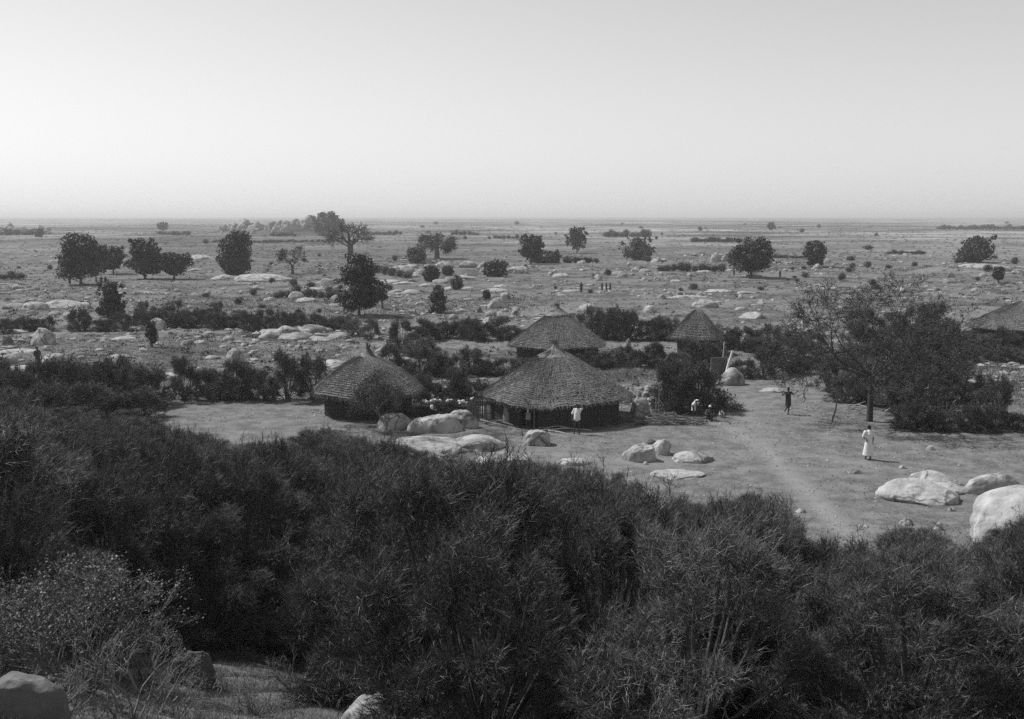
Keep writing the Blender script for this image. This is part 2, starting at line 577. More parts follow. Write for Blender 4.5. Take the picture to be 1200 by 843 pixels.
put_rock(790, 562, 72, 13, 'long flat pale slab nearly flush with the yard earth', name='rock_slab', seed=23, sub=5, facets=2)
put_rock(757, 545, 7, 4, 'tiny pale stone at the foot of the cracked boulder', name='stone', seed=24, sub=3)
put_rock(857, 450, 34, 20, 'domed pale boulder with an overhang at the yard gap by the leaning post', seed=25, sub=5, facets=2, cuts=[((.3, -1, -.5), .6)])
put_rock(883, 440, 20, 5, 'small low pale rock right of the overhanging boulder', name='rock_slab', seed=26, sub=4)
put_rock(918, 443, 14, 5, 'small pale rock beyond the one-legged balancing figure', name='rock_slab', seed=27, sub=4)
put_rock(905, 459, 30, 8, 'flat pale rock just left of the one-legged balancing figure', name='rock_slab', seed=28, sub=4)
put_rock(947, 452, 12, 6, 'small tilted pale rock at the foot of the bushes right of the one-legged balancing figure', name='stone', seed=29, sub=4)
put_rock(750, 487, 24, 22, 'rounded pale boulder just off the right eave of the main hut', seed=30, sub=5, facets=2)
put_rock(1001, 556, 20, 7, 'small pale stone left of the sloping slab, below the woman in the white dress', name='stone', seed=31, sub=4)
put_rock(1059, 550, 11, 5, 'small pale stone just behind the sloping slab', name='stone', seed=32, sub=4)
put_rock(1090, 528, 11, 6, 'small half dark stone alone in the right yard', name='stone', seed=33, sub=4)
put_rock(1074, 592, 96, 40, 'long sloping pale slab lying in the right yard', name='rock_slab', seed=34, sub=5, facets=2, rz=R(-14), cuts=[((.1, -.5, 1), .62)])
put_rock(1106, 580, 66, 22, 'pale slab end carrying the dark tilted rock', name='rock_slab', seed=35, sub=5, facets=2)
put_rock(1098, 573, 62, 19, 'dark edged tilted rock lying on the sloping slab', seed=36, sub=5, facets=2, rz=R(-18), cuts=[((0, -1, -.3), .6)], lift=.12)
put_rock(1162, 580, 76, 27, 'long rounded rock lying behind the big right boulder', seed=37, sub=5, facets=1, rz=R(10), depth=.45)
put_rock(1196, 646, 150, 92, 'huge pale boulder at the right edge of the yard', seed=38, sub=5, facets=1, depth=.9, rough=.1)
put_rock(1061, 616, 17, 10, 'small stone at the thicket edge left of the huge boulder', name='stone', seed=39, sub=4)
put_rock(1100, 622, 13, 10, 'small upright stone between thicket and huge boulder', name='stone', seed=40, sub=4)
put_rock(1115, 600, 10, 6, 'little pale stone in the hollow beside the huge boulder', name='stone', seed=41, sub=4)
put_rock(22, 860, 130, 100, 'large dark sided boulder in the lower left corner', mat='dark_rock', seed=42, sub=5, facets=2, cuts=[((.15, -.95, .05), .45), ((-.1, .1, 1), .8)])  # shade of its front face put into the colour: whole boulder toned dark
put_rock(224, 808, 62, 62, 'rounded boulder among dry grass right of the leafy shrub', mat='dark_rock', seed=43, sub=5, facets=2)
put_rock(436, 866, 78, 66, 'pale domed boulder at the bottom edge among dry twigs', seed=44, sub=5, facets=2)
put_rock(938, 602, 12, 6, 'pale stone peeping over the thicket beside the path', name='stone', seed=45, sub=4)
put_rock(985, 700, 60, 24, 'pale rock glimpsed through the thicket lower right', seed=46, sub=4)
put_rock(1080, 770, 70, 30, 'pale rock glimpsed low in the thicket at right', seed=47, sub=4)
# left field
put_rock(51, 405, 28, 20, 'big rounded boulder with sunlit left face in the left field', seed=51, sub=5, facets=2, depth=.8)
put_rock(46, 383, 30, 7, 'low slab behind the big rounded boulder in the left field', name='rock_slab', seed=52)
put_rock(14, 390, 44, 7, 'low pale slab at the far left edge of the left field', name='rock_slab', seed=53)
put_rock(9, 404, 16, 12, 'dark rounded rock at the far left edge', seed=54, mat='dark_rock')
put_rock(24, 415, 50, 8, 'long pale slab left of the standing figure at left', name='rock_slab', seed=55)
put_rock(57, 412, 15, 7, 'small round rock right behind the standing figure at left', seed=56)
put_rock(66, 430, 34, 15, 'pale domed rock just right of the standing figure at left', seed=57, sub=5)
put_rock(8, 428, 30, 12, 'rounded rock left of the standing figure at left', seed=58)
put_rock(30, 436, 60, 9, 'low pale slab at the foot of the standing figure at left', name='rock_slab', seed=59)
put_rock(184, 388, 24, 15, 'round dark faced boulder behind the stumpy shrub', seed=60, sub=5, facets=1)
put_rock(163, 388, 24, 7, 'pale slab leaning left of the round dark faced boulder', name='rock_slab', seed=61)
put_rock(145, 400, 30, 6, 'low thin slab in the left field', name='rock_slab', seed=62)
put_rock(139, 422, 26, 6, 'flat pale slab just behind the left hedge', name='rock_slab', seed=63)
put_rock(96, 422, 10, 4, 'small pale stone just behind the left hedge', name='stone', seed=64)
put_rock(220, 407, 16, 8, 'low triangular rock alone in the left field', seed=65)
put_rock(235, 405, 14, 5, 'pale flat rock right of the low triangular rock', name='rock_slab', seed=66)
put_rock(249, 424, 20, 6, 'pale slab left of the dark boulder behind the hedge', name='rock_slab', seed=67)
put_rock(276, 428, 22, 18, 'dark sided boulder standing up behind the hedge', seed=68, sub=5, facets=2)
put_rock(234, 445, 14, 14, 'pale rock showing through the hedge gap', seed=69)
put_rock(196, 446, 30, 9, 'low rounded rock in the gap of the left hedge', seed=70)
put_rock(451, 414, 24, 7, 'pale flat boulder beside the crooked tip of the left hut', name='rock_slab', seed=71, sub=5, facets=1)
put_rock(392, 432, 44, 12, 'pale stony bank behind the left hut', name='rock_slab', seed=72, sub=5, facets=3)
put_rock(40, 364, 34, 10, 'pale rock with shaded face beyond the far left hedge', seed=73)
put_rock(74, 362, 50, 11, 'broad pale whaleback rock beyond the far left hedge', name='rock_slab', seed=74, sub=5)
put_rock(100, 364, 20, 9, 'pale rock right of the broad whaleback', seed=75)
put_rock(82, 374, 20, 8, 'pale rock showing above the far left hedge', seed=76)
put_rock(66, 370, 16, 5, 'low rock in front of the broad whaleback', name='rock_slab', seed=77)
# mid and far landmarks
put_rock(307, 330, 74, 11, 'long pale whaleback rock in front of the square topped tree', name='rock_slab', seed=81, sub=5, facets=1, mat='granite')
put_rock(262, 327, 34, 7, 'pale slab at the foot of the square topped tree', name='rock_slab', seed=82)
put_rock(347, 351, 20, 10, 'rounded pale rock left of the tall dark tree', seed=83, facets=1)
put_rock(384, 335, 18, 10, 'rounded grey rock behind the tall dark tree', seed=84)
put_rock(317, 353, 16, 5, 'small pale slab in the middle field', name='rock_slab', seed=85)
put_rock(487, 346, 34, 8, 'pale slab field right of the tall dark tree', name='rock_slab', seed=86, mat='granite_far')
put_rock(493, 358, 14, 5, 'small slab in front of the pale slab field', name='rock_slab', seed=87)
put_rock(562, 366, 11, 10, 'pointed dark rock beyond the bushes', seed=88, mat='dark_rock', cuts=[((.8, 0, .6), .5), ((-.8, 0, .6), .5)])
put_rock(584, 362, 26, 13, 'dark sided boulder pair beyond the bushes', seed=89, cuts=[((.3, -1, 0), .5)])
put_rock(592, 356, 12, 7, 'pale boulder on the dark sided boulder pair', seed=90, lift=.6)
put_rock(648, 323, 12, 9, 'upright pale rock in the middle distance', seed=91)
put_rock(659, 325, 24, 6, 'low pale slab right of the upright rock', name='rock_slab', seed=92)
put_rock(607, 321, 30, 9, 'broad pale rock left of the upright rock', seed=93)
put_rock(519, 316, 28, 9, 'pale humped rock in front of the small baobab', seed=94)
put_rock(548, 314, 30, 8, 'grey humped rock right of the small baobab', seed=95, mat='granite_far')
put_rock(741, 304, 16, 9, 'pale boulder under the cone shaped bush', seed=96)
put_rock(838, 311, 14, 11, 'pale boulder left of the round headed tree', seed=97)
put_rock(851, 308, 14, 11, 'grey boulder just left of the round headed tree', seed=98, mat='granite_far')
put_rock(826, 360, 30, 10, 'domed pale rock behind the small right hut', seed=99, facets=1)
put_rock(805, 350, 46, 5, 'long low slab behind the small right hut', name='rock_slab', seed=100)
put_rock(885, 374, 36, 9, 'pale slab right of the small right hut', name='rock_slab', seed=101)
put_rock(869, 363, 16, 5, 'grey flat rock right of the small right hut', name='rock_slab', seed=102)
put_rock(690, 366, 26, 10, 'grey domed rock behind the back hut', seed=103, facets=1)
put_rock(762, 367, 18, 9, 'pale boulder among the bushes between back hut and small right hut', seed=104, facets=1)
put_rock(572, 378, 16, 8, 'pale stone heap rock on the bushes left of the back hut', seed=105)
put_rock(1150, 319, 70, 10, 'broad low dome of bare rock in the right distance', name='rock_slab', seed=106, facets=1)
put_rock(1170, 392, 26, 5, 'pale strip of rock above the right dark hedge', name='rock_slab', seed=109)

# scattered rocks: shared meshes, one object each
ROCKS = [rock_mesh(200 + i, 3, 2 + i % 3, rough=.28, lump=1.5, mat='granite_far' if i % 2 else 'granite') for i in range(10)]
def scatter(x0, x1, y0, y1, n, w0, w1, label, group, asp=(.25, .6)):
    for _ in range(n):
        px = random.uniform(x0, x1); py = random.uniform(y0, y1)
        w = w0 + (w1 - w0) * random.random() ** 2
        put_rock(px, py, w, w * random.uniform(*asp), label, name='rock', me=random.choice(ROCKS), group=group,
                 rz=random.uniform(-.5, .5), depth=random.uniform(.5, 1.1))
def pile(x0, x1, y0, y1, n, w0, w1, label, group):
    c = at((x0 + x1) / 2, (y0 + y1) / 2)
    for _ in range(n):
        px = random.uniform(x0, x1); y = c.y + random.gauss(-6, 15); x = (px - 600) / F * y * 1.0
        w = (w0 + (w1 - w0) * random.random() ** 2) * mpp(y) * 1.0; hgt = w * random.uniform(.35, .8)
        o = link('boulder', random.choice(ROCKS)); o.location = (x, y, float(zfun(x, y)) + hgt * .15)
        o.scale = (w / 2, w / 2, hgt); o.rotation_euler = (random.uniform(-.3, .3), random.uniform(-.3, .3), random.uniform(0, 6))
        tag(o, label, 'rock', group)
pile(258, 430, 272, 275, 120, 3, 12, 'weathered boulder piled on the hillock on the horizon', 'boulders of the horizon hillock')
pile(-5, 64, 273, 276, 34, 4, 13, 'weathered boulder of the far left outcrop', 'boulders of the far left outcrop')
scatter(0, 75, 355, 372, 7, 10, 24, 'pale rock lying among the rocks beyond the far left hedge', 'rocks beyond the far left hedge')
scatter(300, 415, 388, 403, 30, 14, 44, 'pale granite rock in the jumble behind the left hut', 'rock jumble behind the left hut', (.14, .34))
scatter(450, 625, 308, 342, 14, 18, 42, 'broad flat pale rock in the band below the small baobab', 'flat rocks below the small baobab', (.10, .2))
scatter(0, 250, 290, 345, 12, 14, 36, 'broad flat pale rock on the left plain around the dark trees', 'flat rocks of the left plain', (.08, .18))
scatter(280, 480, 330, 364, 10, 14, 32, 'broad flat pale rock round the foot of the tall dark tree', 'flat rocks round the tall dark tree', (.1, .22))
scatter(650, 900, 300, 352, 12, 14, 36, 'broad flat pale rock in the middle plain right of centre', 'flat rocks right of centre', (.08, .18))
scatter(262, 312, 392, 404, 10, 6, 16, 'small rock left of the jumble behind the left hut', 'small rocks left of the jumble')
scatter(470, 600, 308, 335, 20, 6, 20, 'pale rock in the band below the small baobab', 'rocks below the small baobab')
scatter(680, 830, 300, 330, 24, 4, 16, 'small pale rock in the stony strip in the middle distance', 'rocks of the middle stony strip')
scatter(895, 985, 306, 318, 10, 5, 13, 'small pale rock near the distant grey tree', 'rocks near the distant grey tree')
scatter(905, 1010, 372, 382, 18, 6, 17, 'pale rock in the white scree behind the big sparse tree', 'white scree behind the big sparse tree')
scatter(500, 650, 362, 378, 16, 5, 16, 'pale rock along the bushes left of the back hut', 'rocks left of the back hut')
scatter(0, 250, 325, 345, 16, 4, 13, 'small rock below the row of dark trees at left', 'rocks below the left trees')
scatter(280, 480, 335, 362, 20, 5, 16, 'small rock in the middle field around the tall dark tree', 'rocks around the tall dark tree')
scatter(650, 900, 345, 352, 10, 5, 15, 'flat rock in the line behind the huts', 'rock line behind the huts')
scatter(1000, 1190, 325, 350, 10, 5, 14, 'small rock in the right field beyond the big sparse tree', 'rocks of the right field')
scatter(60, 330, 395, 415, 14, 4, 12, 'small stone in the left field', 'stones of the left field')

# ------------------------------------------------------------------ vegetation makers
def lobes(n, rx, ry, z0, z1, rl, flat=False, seed=0):
    rd = np.random.default_rng(seed)
    out = []
    for i in range(n):
        a = rd.uniform(0, 2 * math.pi); q = math.sqrt(rd.uniform(0, 1)) * .72
        t = rd.uniform(0, 1)
        prof = math.sin(math.pi * (t * .8 + .15)) if not flat else 1
        out.append((q * rx * math.cos(a) * prof, q * ry * math.sin(a) * prof, z0 + (z1 - z0) * t, rl * rd.uniform(.7, 1.3)))
    return out

def branches(geo, start, dirn, length, rad, levels, rd, spread=.6, kids=(2, 4), tips=None, wig=.15, up=.12, shrink=.72, k=5, taper=.62, minr=.008):
    pts = [Vector(start)]; d = Vector(dirn).normalized()
    seg = 3
    for i in range(seg):
        d = (d + Vector((rd.uniform(-wig, wig), rd.uniform(-wig, wig), rd.uniform(-wig, wig) + up * .3))).normalized()
        pts.append(pts[-1] + d * length / seg)
    r1 = max(rad * taper, minr)
    rr = [rad + (r1 - rad) * i / seg for i in range(seg + 1)]
    geo.tube(pts, rr, k if rad > .04 else 3, cap=False)
    if levels == 0:
        if tips is not None:
            tips.append((pts[-1], d)); tips.append((pts[1], d))
        return
    for c in range(rd.randint(*kids)):
        ang = rd.uniform(0, 2 * math.pi)
        a = d.orthogonal().normalized(); b = d.cross(a)
        nd = (d + (a * math.cos(ang) + b * math.sin(ang)) * rd.uniform(.5, 1.2) * spread + Vector((0, 0, up))).normalized()
        s = pts[-1] if c == 0 else pts[rd.choice((2, 3, 3))]
        branches(geo, s, nd, length * shrink * rd.uniform(.8, 1.2), r1 * (.95 if c == 0 else .75), levels - 1, rd, spread, kids, tips, wig, up, shrink, k, taper, minr)

def euphorbia(seed, nclus=1500, per=14, L=.34, r=.011, rad=1.5, h=3.5, mat='twig', fan=.5, nl=13, zlo=.28, lr=.42, shoots=0, leaders=0, name='euphorbia_bush'):
    """pencil-twig bush: stems and brush-like bundles of upright twigs. Origin at the base, height h"""
    rd = np.random.default_rng(seed); pr = random.Random(seed)
    root = empty(name, (0, 0, 0))
    lb = []
    for i in range(nl):
        a = rd.uniform(0, 6.283); t = rd.uniform(0, 1) ** .85; q = rd.uniform(.2, 1) ** .5
        l = rad * lr * rd.uniform(.65, 1.3)
        prof = 1 - .55 * max(0, t - .45) / .55
        lb.append((math.cos(a) * q * prof * (rad - l * .5), math.sin(a) * q * prof * (rad - l * .5), h * (zlo + (.86 - zlo) * t), l))
    gs = Geo()
    for (x, y, z, rl) in lb:
        gs.tube([(x * .08, y * .08, -.25), (x * .3, y * .3, z * .35), (x * .8, y * .8, z * .8), (x, y, z + rl * .4)], [.036, .03, .022, .014], 5)
    for (x, y, z, rl) in lb[:9]:
        branches(gs, (x * .8, y * .8, z * .8), (x * .5 + .01, y * .5, .8), rl, .022, 2, pr, .8, (2, 3), minr=.006)
    part('stems', gs.mesh('stems', M['bark']), root)
    g = Geo()
    li = rd.integers(0, len(lb), nclus)
    C = np.array(lb)[li]
    dv = unit(rd.normal(size=(nclus, 3)) * [1, 1, .9] + [0, 0, .25])
    rr = C[:, 3:4] * rd.uniform(.35, 1.05, (nclus, 1))
    P = C[:, :3] + dv * rr * [1, 1, 1.25]
    low = P[:, 2] < .05
    P[low, 2] = rd.uniform(.05, h * .45, low.sum())
    if shoots:      # leaders standing clear of the crown
        P[:shoots, 2] += rd.uniform(.05, .32, shoots) * (P[:shoots, 2] > h * .5)
    out = unit(P - np.array([0, 0, h * .15]))
    Dc = unit(out * [.9, .9, .7] + [0, 0, .38] + rd.normal(size=(nclus, 3)) * .34)
    # each tuft forks twice: carrying twig, side twigs, then pencil tips
    n1, n2 = 4, max(2, per // 4)
    g.spikes(P, Dc, L * .8, r * 1.5)
    Q1 = np.repeat(P + Dc * L * .35, n1, 0); D1 = unit(np.repeat(Dc, n1, 0) + rd.normal(size=(nclus * n1, 3)) * fan)
    L1 = L * rd.uniform(.5, 1.1, (nclus * n1, 1))
    g.spikes(Q1, D1, L1, r * 1.15)
    t = rd.uniform(.35, .95, (len(Q1) * n2, 1))
    Q2 = np.repeat(Q1, n2, 0) + np.repeat(D1 * L1, n2, 0) * t
    D2 = unit(np.repeat(D1, n2, 0) + rd.normal(size=(len(Q2), 3)) * fan * .75 + [0, 0, .12])
    g.spikes(Q2, D2, L * rd.uniform(.35, .8, len(Q2)), r * rd.uniform(.75, 1.1, len(Q2)))
    if leaders:     # upright whips, each set with short twigs
        cand = P[P[:, 2] > h * .45]; Lp = cand[rd.integers(0, len(cand), leaders)]
        Ld = unit(rd.normal(size=(leaders, 3)) * .22 + [0, 0, 1]); ll = rd.uniform(.3, .75, leaders)
        g.spikes(Lp, Ld, ll, r * 1.3)
        kk = 22; t = rd.uniform(.15, 1, (leaders, kk, 1))
        Q = (Lp[:, None, :] + Ld[:, None, :] * ll[:, None, None] * t).reshape(-1, 3)
        Qd = unit(np.repeat(Ld, kk, 0) + rd.normal(size=(leaders * kk, 3)) * .38)
        g.spikes(Q, Qd, L * rd.uniform(.4, .9, len(Q)), r)
    # bring the top to exactly h
    top = np.percentile(g.v[0][:, 2], 99.7)
    for V in g.v: V[:, 2] *= h / top
    part('foliage', g.mesh('foliage', M[mat]), root)
    return root

def leafy(seed, kind='round', W=8., H=8.5, trunk=1.0, nleaf=8000, leaf=.17, mat='leaf', nl=48, rl=.13, name='tree', skirt=False, tr=.22, dens=.55):
    """tree: tapered trunk with limbs, crown of leaf faces through lobes. Base at origin"""
    rd = np.random.default_rng(seed); pr = random.Random(seed)
    root = empty(name, (0, 0, 0))
    z0 = trunk; R_ = W / 2
    lb = []
    for i in range(nl):
        a = rd.uniform(0, 6.283); t = rd.uniform(0, 1); q = rd.uniform(.15, 1) ** .5
        if kind == 'round': prof = math.sqrt(max(.05, 1 - (2 * t - .9) ** 2 * .75))
        elif kind == 'umbrella': prof = .55 + .5 * t
        elif kind == 'cone': prof = 1.05 - .85 * t
        elif kind == 'column': prof = 1.0 - .42 * t * t - .1 * t
        else: prof = 1.0 - .5 * abs(t - .35)
        l = rl * W * rd.uniform(.5, 1.45)
        lb.append((math.cos(a) * q * prof * (R_ - l * .8), math.sin(a) * q * prof * (R_ - l * .8), z0 + l * .5 + (H - z0 - l * 1.3) * t, l))
    for i in range(22):      # stray sprays beyond the main crown
        a = rd.uniform(0, 6.283); t = rd.uniform(.15, 1); q = R_ * (1 - .5 * max(0, t - .5)) * rd.uniform(.78, 1.04)
        lb.append((math.cos(a) * q, math.sin(a) * q, z0 + (H - z0) * t * .97, W * rd.uniform(.035, .075)))
    cr = {'round': .25, 'umbrella': .20, 'cone': .22, 'column': .28, 'square': .28}[kind] * W
    for t in (.25, .5, .72):
        q = cr * (1 if kind != 'cone' else 1.15 - .7 * t)
        lb.append((0, 0, z0 + (H - z0) * t, min(q, (H - z0) * .42)))
    lb = np.array(lb)
    gt = Geo()
    zt = z0 + (H - z0) * .35
    lean = rd.uniform(-.15, .15)
    gt.tube([(0, 0, -.3), (0, 0, .15), (lean * .5, 0, z0 * .6 + .2), (lean, 0, zt)], [tr * 1.5, tr * 1.15, tr * .9, tr * .6], 8)
    for (x, y, z, l) in lb[:9]:
        gt.tube([(lean, 0, zt * .7), (x * .45, y * .45, (zt + z) * .5), (x, y, z)], [tr * .5, tr * .3, tr * .12], 5)
    part('trunk', gt.mesh('trunk', M['bark'], True), root)
    g = Geo()
    li = rd.choice(len(lb), nleaf, p=lb[:, 3] ** 2 / (lb[:, 3] ** 2).sum())
    C = lb[li]
    dv = unit(rd.normal(size=(nleaf, 3)))
    # sprays: leaves gather in tufts so the outline is uneven
    P = C[:, :3] + dv * C[:, 3:4] * (dens + (1.12 - dens) * rd.uniform(0, 1, (nleaf, 1)) ** .5) * [1, 1, .82]
    tuft = rd.normal(size=(400, 3)); tuft = unit(tuft)
    s = np.abs(np.sin(P * 2.2 / (rl * W / 1.3)).sum(1, keepdims=True))
    P = C[:, :3] + (P - C[:, :3]) * (.84 + .13 * s)
    P += rd.normal(size=P.shape) * leaf * .5
    if skirt:
        pass
    P[:, 2] = np.maximum(P[:, 2], .05 + (trunk * .6 if trunk > .5 else 0))
    g.leaves(P, dv + rd.normal(size=(nleaf, 3)) * .6 + [0, 0, .3], leaf * rd.uniform(.6, 1.3, nleaf), .6)
    part('crown', g.mesh('crown', M[mat]), root)
    return root

def place_tree(root, px, py, copy=True, s=1.0, rz=None, hpx=None, wpx=None, H0=None, W0=None, flipz=None):
    p = at(px, py)
    k = mpp(p.y)
    sz = hpx * k / H0 if hpx else s
    sx = wpx * k / W0 if wpx else sz
    rz = random.uniform(0, 6.28) if rz is None else rz
    loc = (p.x, p.y, p.z - .02)
    if copy:
        return copy_tree(root, loc, rz, (sx, sx, sz))
    root.location = loc; root.rotation_euler = (0, 0, rz); root.scale = (sx, sx, sz)
    return root

# dark rounded trees of the plain, one build each; sizes read from the photo
def plain_tree(px, py, w, h, kind, label, seed, trunk_px=6, mat='leaf', n=9000, cat='tree', nl=48, rl=.135, leafpx=1.5, name='tree', dens=.55, group=None):
    p = at(px, py); k = mpp(p.y)
    W, H = w * k, h * k
    root = leafy(seed, kind, W, H, trunk_px * k, n, leafpx * k, mat, nl, rl, name, dens=dens, tr=max(W * .03, .12))
    root.location = (p.x, p.y, p.z)
    tag(root, label, cat, group)
    return root

TG = None
plain_tree(95, 335, 52, 62, 'column', 'tall broad dark tree, leftmost of the dark trees in the left distance', 301, 7, n=11000)
plain_tree(113, 331, 30, 46, 'round', 'loose grey tree against the right side of the tall broad dark tree', 302, 6, 'leaf_grey', 3500, nl=16, dens=.2)
plain_tree(133, 322, 30, 33, 'round', 'small round dark tree between two bigger dark trees in the left distance', 303, 6, n=6000)
plain_tree(170, 327, 43, 47, 'round', 'large domed dark tree, middle of the left distance', 304, 7, n=9000)
plain_tree(204, 327, 42, 31, 'umbrella', 'low spreading dark tree right of the large domed tree', 305, 6, n=7000)
plain_tree(278, 321, 44, 50, 'square', 'square topped dark tree reaching the ground with a notched crown', 306, 1, n=12000, nl=60)
plain_tree(421, 369, 52, 74, 'column', 'tall dark dense tree standing in the middle in front of the baobab', 307, 8, n=16000, nl=60, rl=.15)
plain_tree(622, 311, 30, 36, 'umbrella', 'dark umbrella shaped tree in the centre distance', 308, 8, n=7000, nl=26, rl=.16)
plain_tree(880, 326, 53, 46, 'round', 'broad round headed very dark tree right of centre', 309, 8, n=13000, nl=60)
plain_tree(955, 314, 28, 30, 'round', 'small dark grey round tree right of the broad round headed tree', 310, 3, n=6000)
plain_tree(1144, 308, 46, 31, 'cone', 'wide low dark tree in the right distance', 311, 1, n=9000, rl=.14)
plain_tree(1170, 332, 13, 19, 'round', 'small dark bush with a narrow foot below the wide low dark tree', 312, 5, n=2500)
plain_tree(676, 297, 25, 30, 'column', 'pale grey feathery tree in the centre distance', 313, 4, 'leaf_grey', 2600, nl=12, dens=.1)
plain_tree(747, 304, 42, 27, 'cone', 'cone shaped grey bush spreading round a pale boulder', 314, 1, 'leaf_grey', 3600, nl=18, dens=.1, rl=.17)
plain_tree(131, 372, 34, 40, 'cone', 'dark bushy tree rising out of the far left hedge', 315, 1, n=8000)
plain_tree(487, 308, 24, 18, 'round', 'round grey bush left of the small baobab', 316, 1, 'leaf_grey', 3500, cat='bush', name='bush')
plain_tree(448, 362, 16, 34, 'round', 'thin sparse tree beside the tall dark dense tree', 317, 8, 'leaf_grey', 1300, nl=12, dens=.1)
plain_tree(374, 276, 10, 14, 'column', 'small thin tree on the left of the horizon hillock crown', 318, 5, n=1500)
plain_tree(365, 272, 10, 15, 'umbrella', 'tall tree sticking up above the horizon on the hillock', 319, 14, 'leaf', 1600, nl=8, rl=.25)
plain_tree(386, 276, 36, 26, 'round', 'broad grey wooded clump crowning the horizon hillock', 320, 1, 'leaf_grey', 6000)
plain_tree(191, 271, 11, 9, 'umbrella', 'tiny lone flat topped tree near the horizon at left', 321, 3, 'leaf', 900, nl=7, rl=.24)
plain_tree(904, 271, 7, 9, 'umbrella', 'tiny lone tree near the horizon right of centre', 322, 3, 'leaf', 700, nl=6, rl=.24)
plain_tree(580, 324, 30, 18, 'round', 'dark round bush in the centre middle distance', 323, 1, n=5000, cat='bush', name='bush')
plain_tree(505, 331, 20, 18, 'round', 'dark bush in the rocks below the small baobab', 324, 1, n=3500, cat='bush', name='bush')
plain_tree(525, 323, 14, 10, 'round', 'small dark bush on the humped rock below the small baobab', 325, 1, n=2000, cat='bush', name='bush')
plain_tree(513, 366, 24, 34, 'cone', 'grey green bush behind the hedge right of the tall dark tree', 326, 1, 'leaf_grey', n=4500, cat='bush', name='bush', dens=.2)
plain_tree(638, 309, 40, 14, 'round', 'low dark bush at the foot of the umbrella shaped tree', 327, 1, n=4500, cat='bush', name='bush')
plain_tree(536, 340, 16, 15, 'round', 'faint sparse bush in the middle field', 328, 1, 'leaf_grey', 900, cat='bush', name='bush', dens=.1)
plain_tree(46, 278, 9, 9, 'round', 'dark bush on the far left outcrop', 329, 1, n=1500, cat='bush', name='bush')
plain_tree(570, 352, 8, 11, 'round', 'small dark bush beyond the hedge bushes left of the back hut', 330, 1, n=900, cat='bush', name='bush')
plain_tree(997, 305, 6, 4, 'round', 'tiny dark bush right of the small dark grey round tree', 331, 1, n=600, cat='bush', name='bush')

# baobabs and other bare trees
def bare_tree(px, py, h, spread_px, label, seed, trunk_r, trunk_h, levels, kids, L, rad, name='bare_tree', leaf=0, mat='bark', nb=6, up=.05, leafsize=.1, flat=.6, minr=.02, lean=(0, 0), zmin=.2):
    p = at(px, py); k = mpp(p.y); pr = random.Random(seed); rd = np.random.default_rng(seed)
    H = h * k; zmin = H * zmin
    root = empty(name, (p.x, p.y, p.z)); tag(root, label, 'tree')
    g = Geo()
    th = trunk_h * H
    lx, ly = lean
    g.tube([(0, 0, -.3), (0, 0, .1), (lx * .4, ly * .4, th * .5), (lx, ly, th)], [trunk_r * 1.35, trunk_r * 1.1, trunk_r * .9, trunk_r * .7], 10)
    part('trunk', g.mesh('trunk', M[mat], True), root)
    g = Geo(); tips = []
    for i in range(nb):
        a = 6.283 * i / nb + pr.uniform(-.3, .3)
        e = pr.uniform(.1, 1.0)
        branches(g, (lx, ly, th * pr.uniform(.75, 1.0)), (math.cos(a) * flat, math.sin(a) * flat, .35 + e * .7), L * H, rad, levels, pr, .75, kids, tips, .25, up, .72, 5, .6, minr)
    # scale branch system to the visible size
    V = np.concatenate(g.v); Fx = np.concatenate(g.f)
    top = V[:, 2].max(); fz = (H - th * .6) / (top - th * .6)
    wid = (np.percentile(V[:, 0], 99.5) - np.percentile(V[:, 0], .5)); fx = spread_px * k / wid
    def sc(A):
        A = A.copy(); A[:, 0] = lx + (A[:, 0] - lx) * fx; A[:, 1] = ly + (A[:, 1] - ly) * fx
        A[:, 2] = np.where(A[:, 2] > th * .6, th * .6 + (A[:, 2] - th * .6) * fz, A[:, 2])
        A[:, 2] = np.where(A[:, 2] < zmin, zmin + (A[:, 2] - zmin) * .15, A[:, 2]); return A
    g.v = [sc(V)]; g.f = [Fx]
    part('branches', g.mesh('branches', M[mat]), root)
    if leaf:
        T = sc(np.array([list(t[0]) for t in tips])); 
        n = len(T) * leaf
        P = np.repeat(T, leaf, 0) + rd.normal(size=(n, 3)) * leafsize * 3
        g2 = Geo(); g2.leaves(P, rd.normal(size=(n, 3)), leafsize * rd.uniform(.5, 1.2, n), .6)
        part('leaves', g2.mesh('leaves', M['leaf_grey']), root)
    return root

bare_tree(411, 312, 52, 58, 'large bare baobab with spreading twiggy crown behind the tall dark tree', 401, .85, .5, 4, (2, 4), .3, .28, name='baobab', nb=9, up=.0, minr=.05, leaf=0)
bare_tree(512, 304, 32, 44, 'small umbrella shaped baobab with thick trunk in the centre left distance', 402, .75, .5, 4, (3, 4), .3, .2, name='baobab', nb=10, up=-.05, minr=.06, leaf=1, leafsize=.18, flat=1.2)
bare_tree(343, 321, 34, 34, 'bare grey leaning tree right of the square topped tree', 403, .3, .3, 4, (2, 4), .3, .14, nb=6, minr=.045, leaf=0, mat='bark')
big = bare_tree(1019, 494, 186, 250, 'big sparse thorn tree with wide crown at the right of the yard', 404, .17, .31, 6, (2, 3), .22, .085, name='thorn_tree', nb=11, zmin=.15, up=.0, minr=.012, leaf=3, leafsize=.045, flat=1.3, mat='bark_dark')
bare_tree(449, 502, 74, 62, 'small leaning leafy tree in front of the left hut', 405, .06, .3, 5, (2, 4), .22, .05, name='small_tree', nb=8, up=.05, minr=.010, leaf=3, leafsize=.045, flat=.8, lean=(-.3, 0), mat='bark_pale')

# stumpy shrub in the left field
plain_tree(178, 409, 13, 32, 'square', 'stumpy shrub with a bare foot in front of the round dark faced boulder', 340, 6, n=1500, cat='bush', name='bush', nl=9, rl=.25)

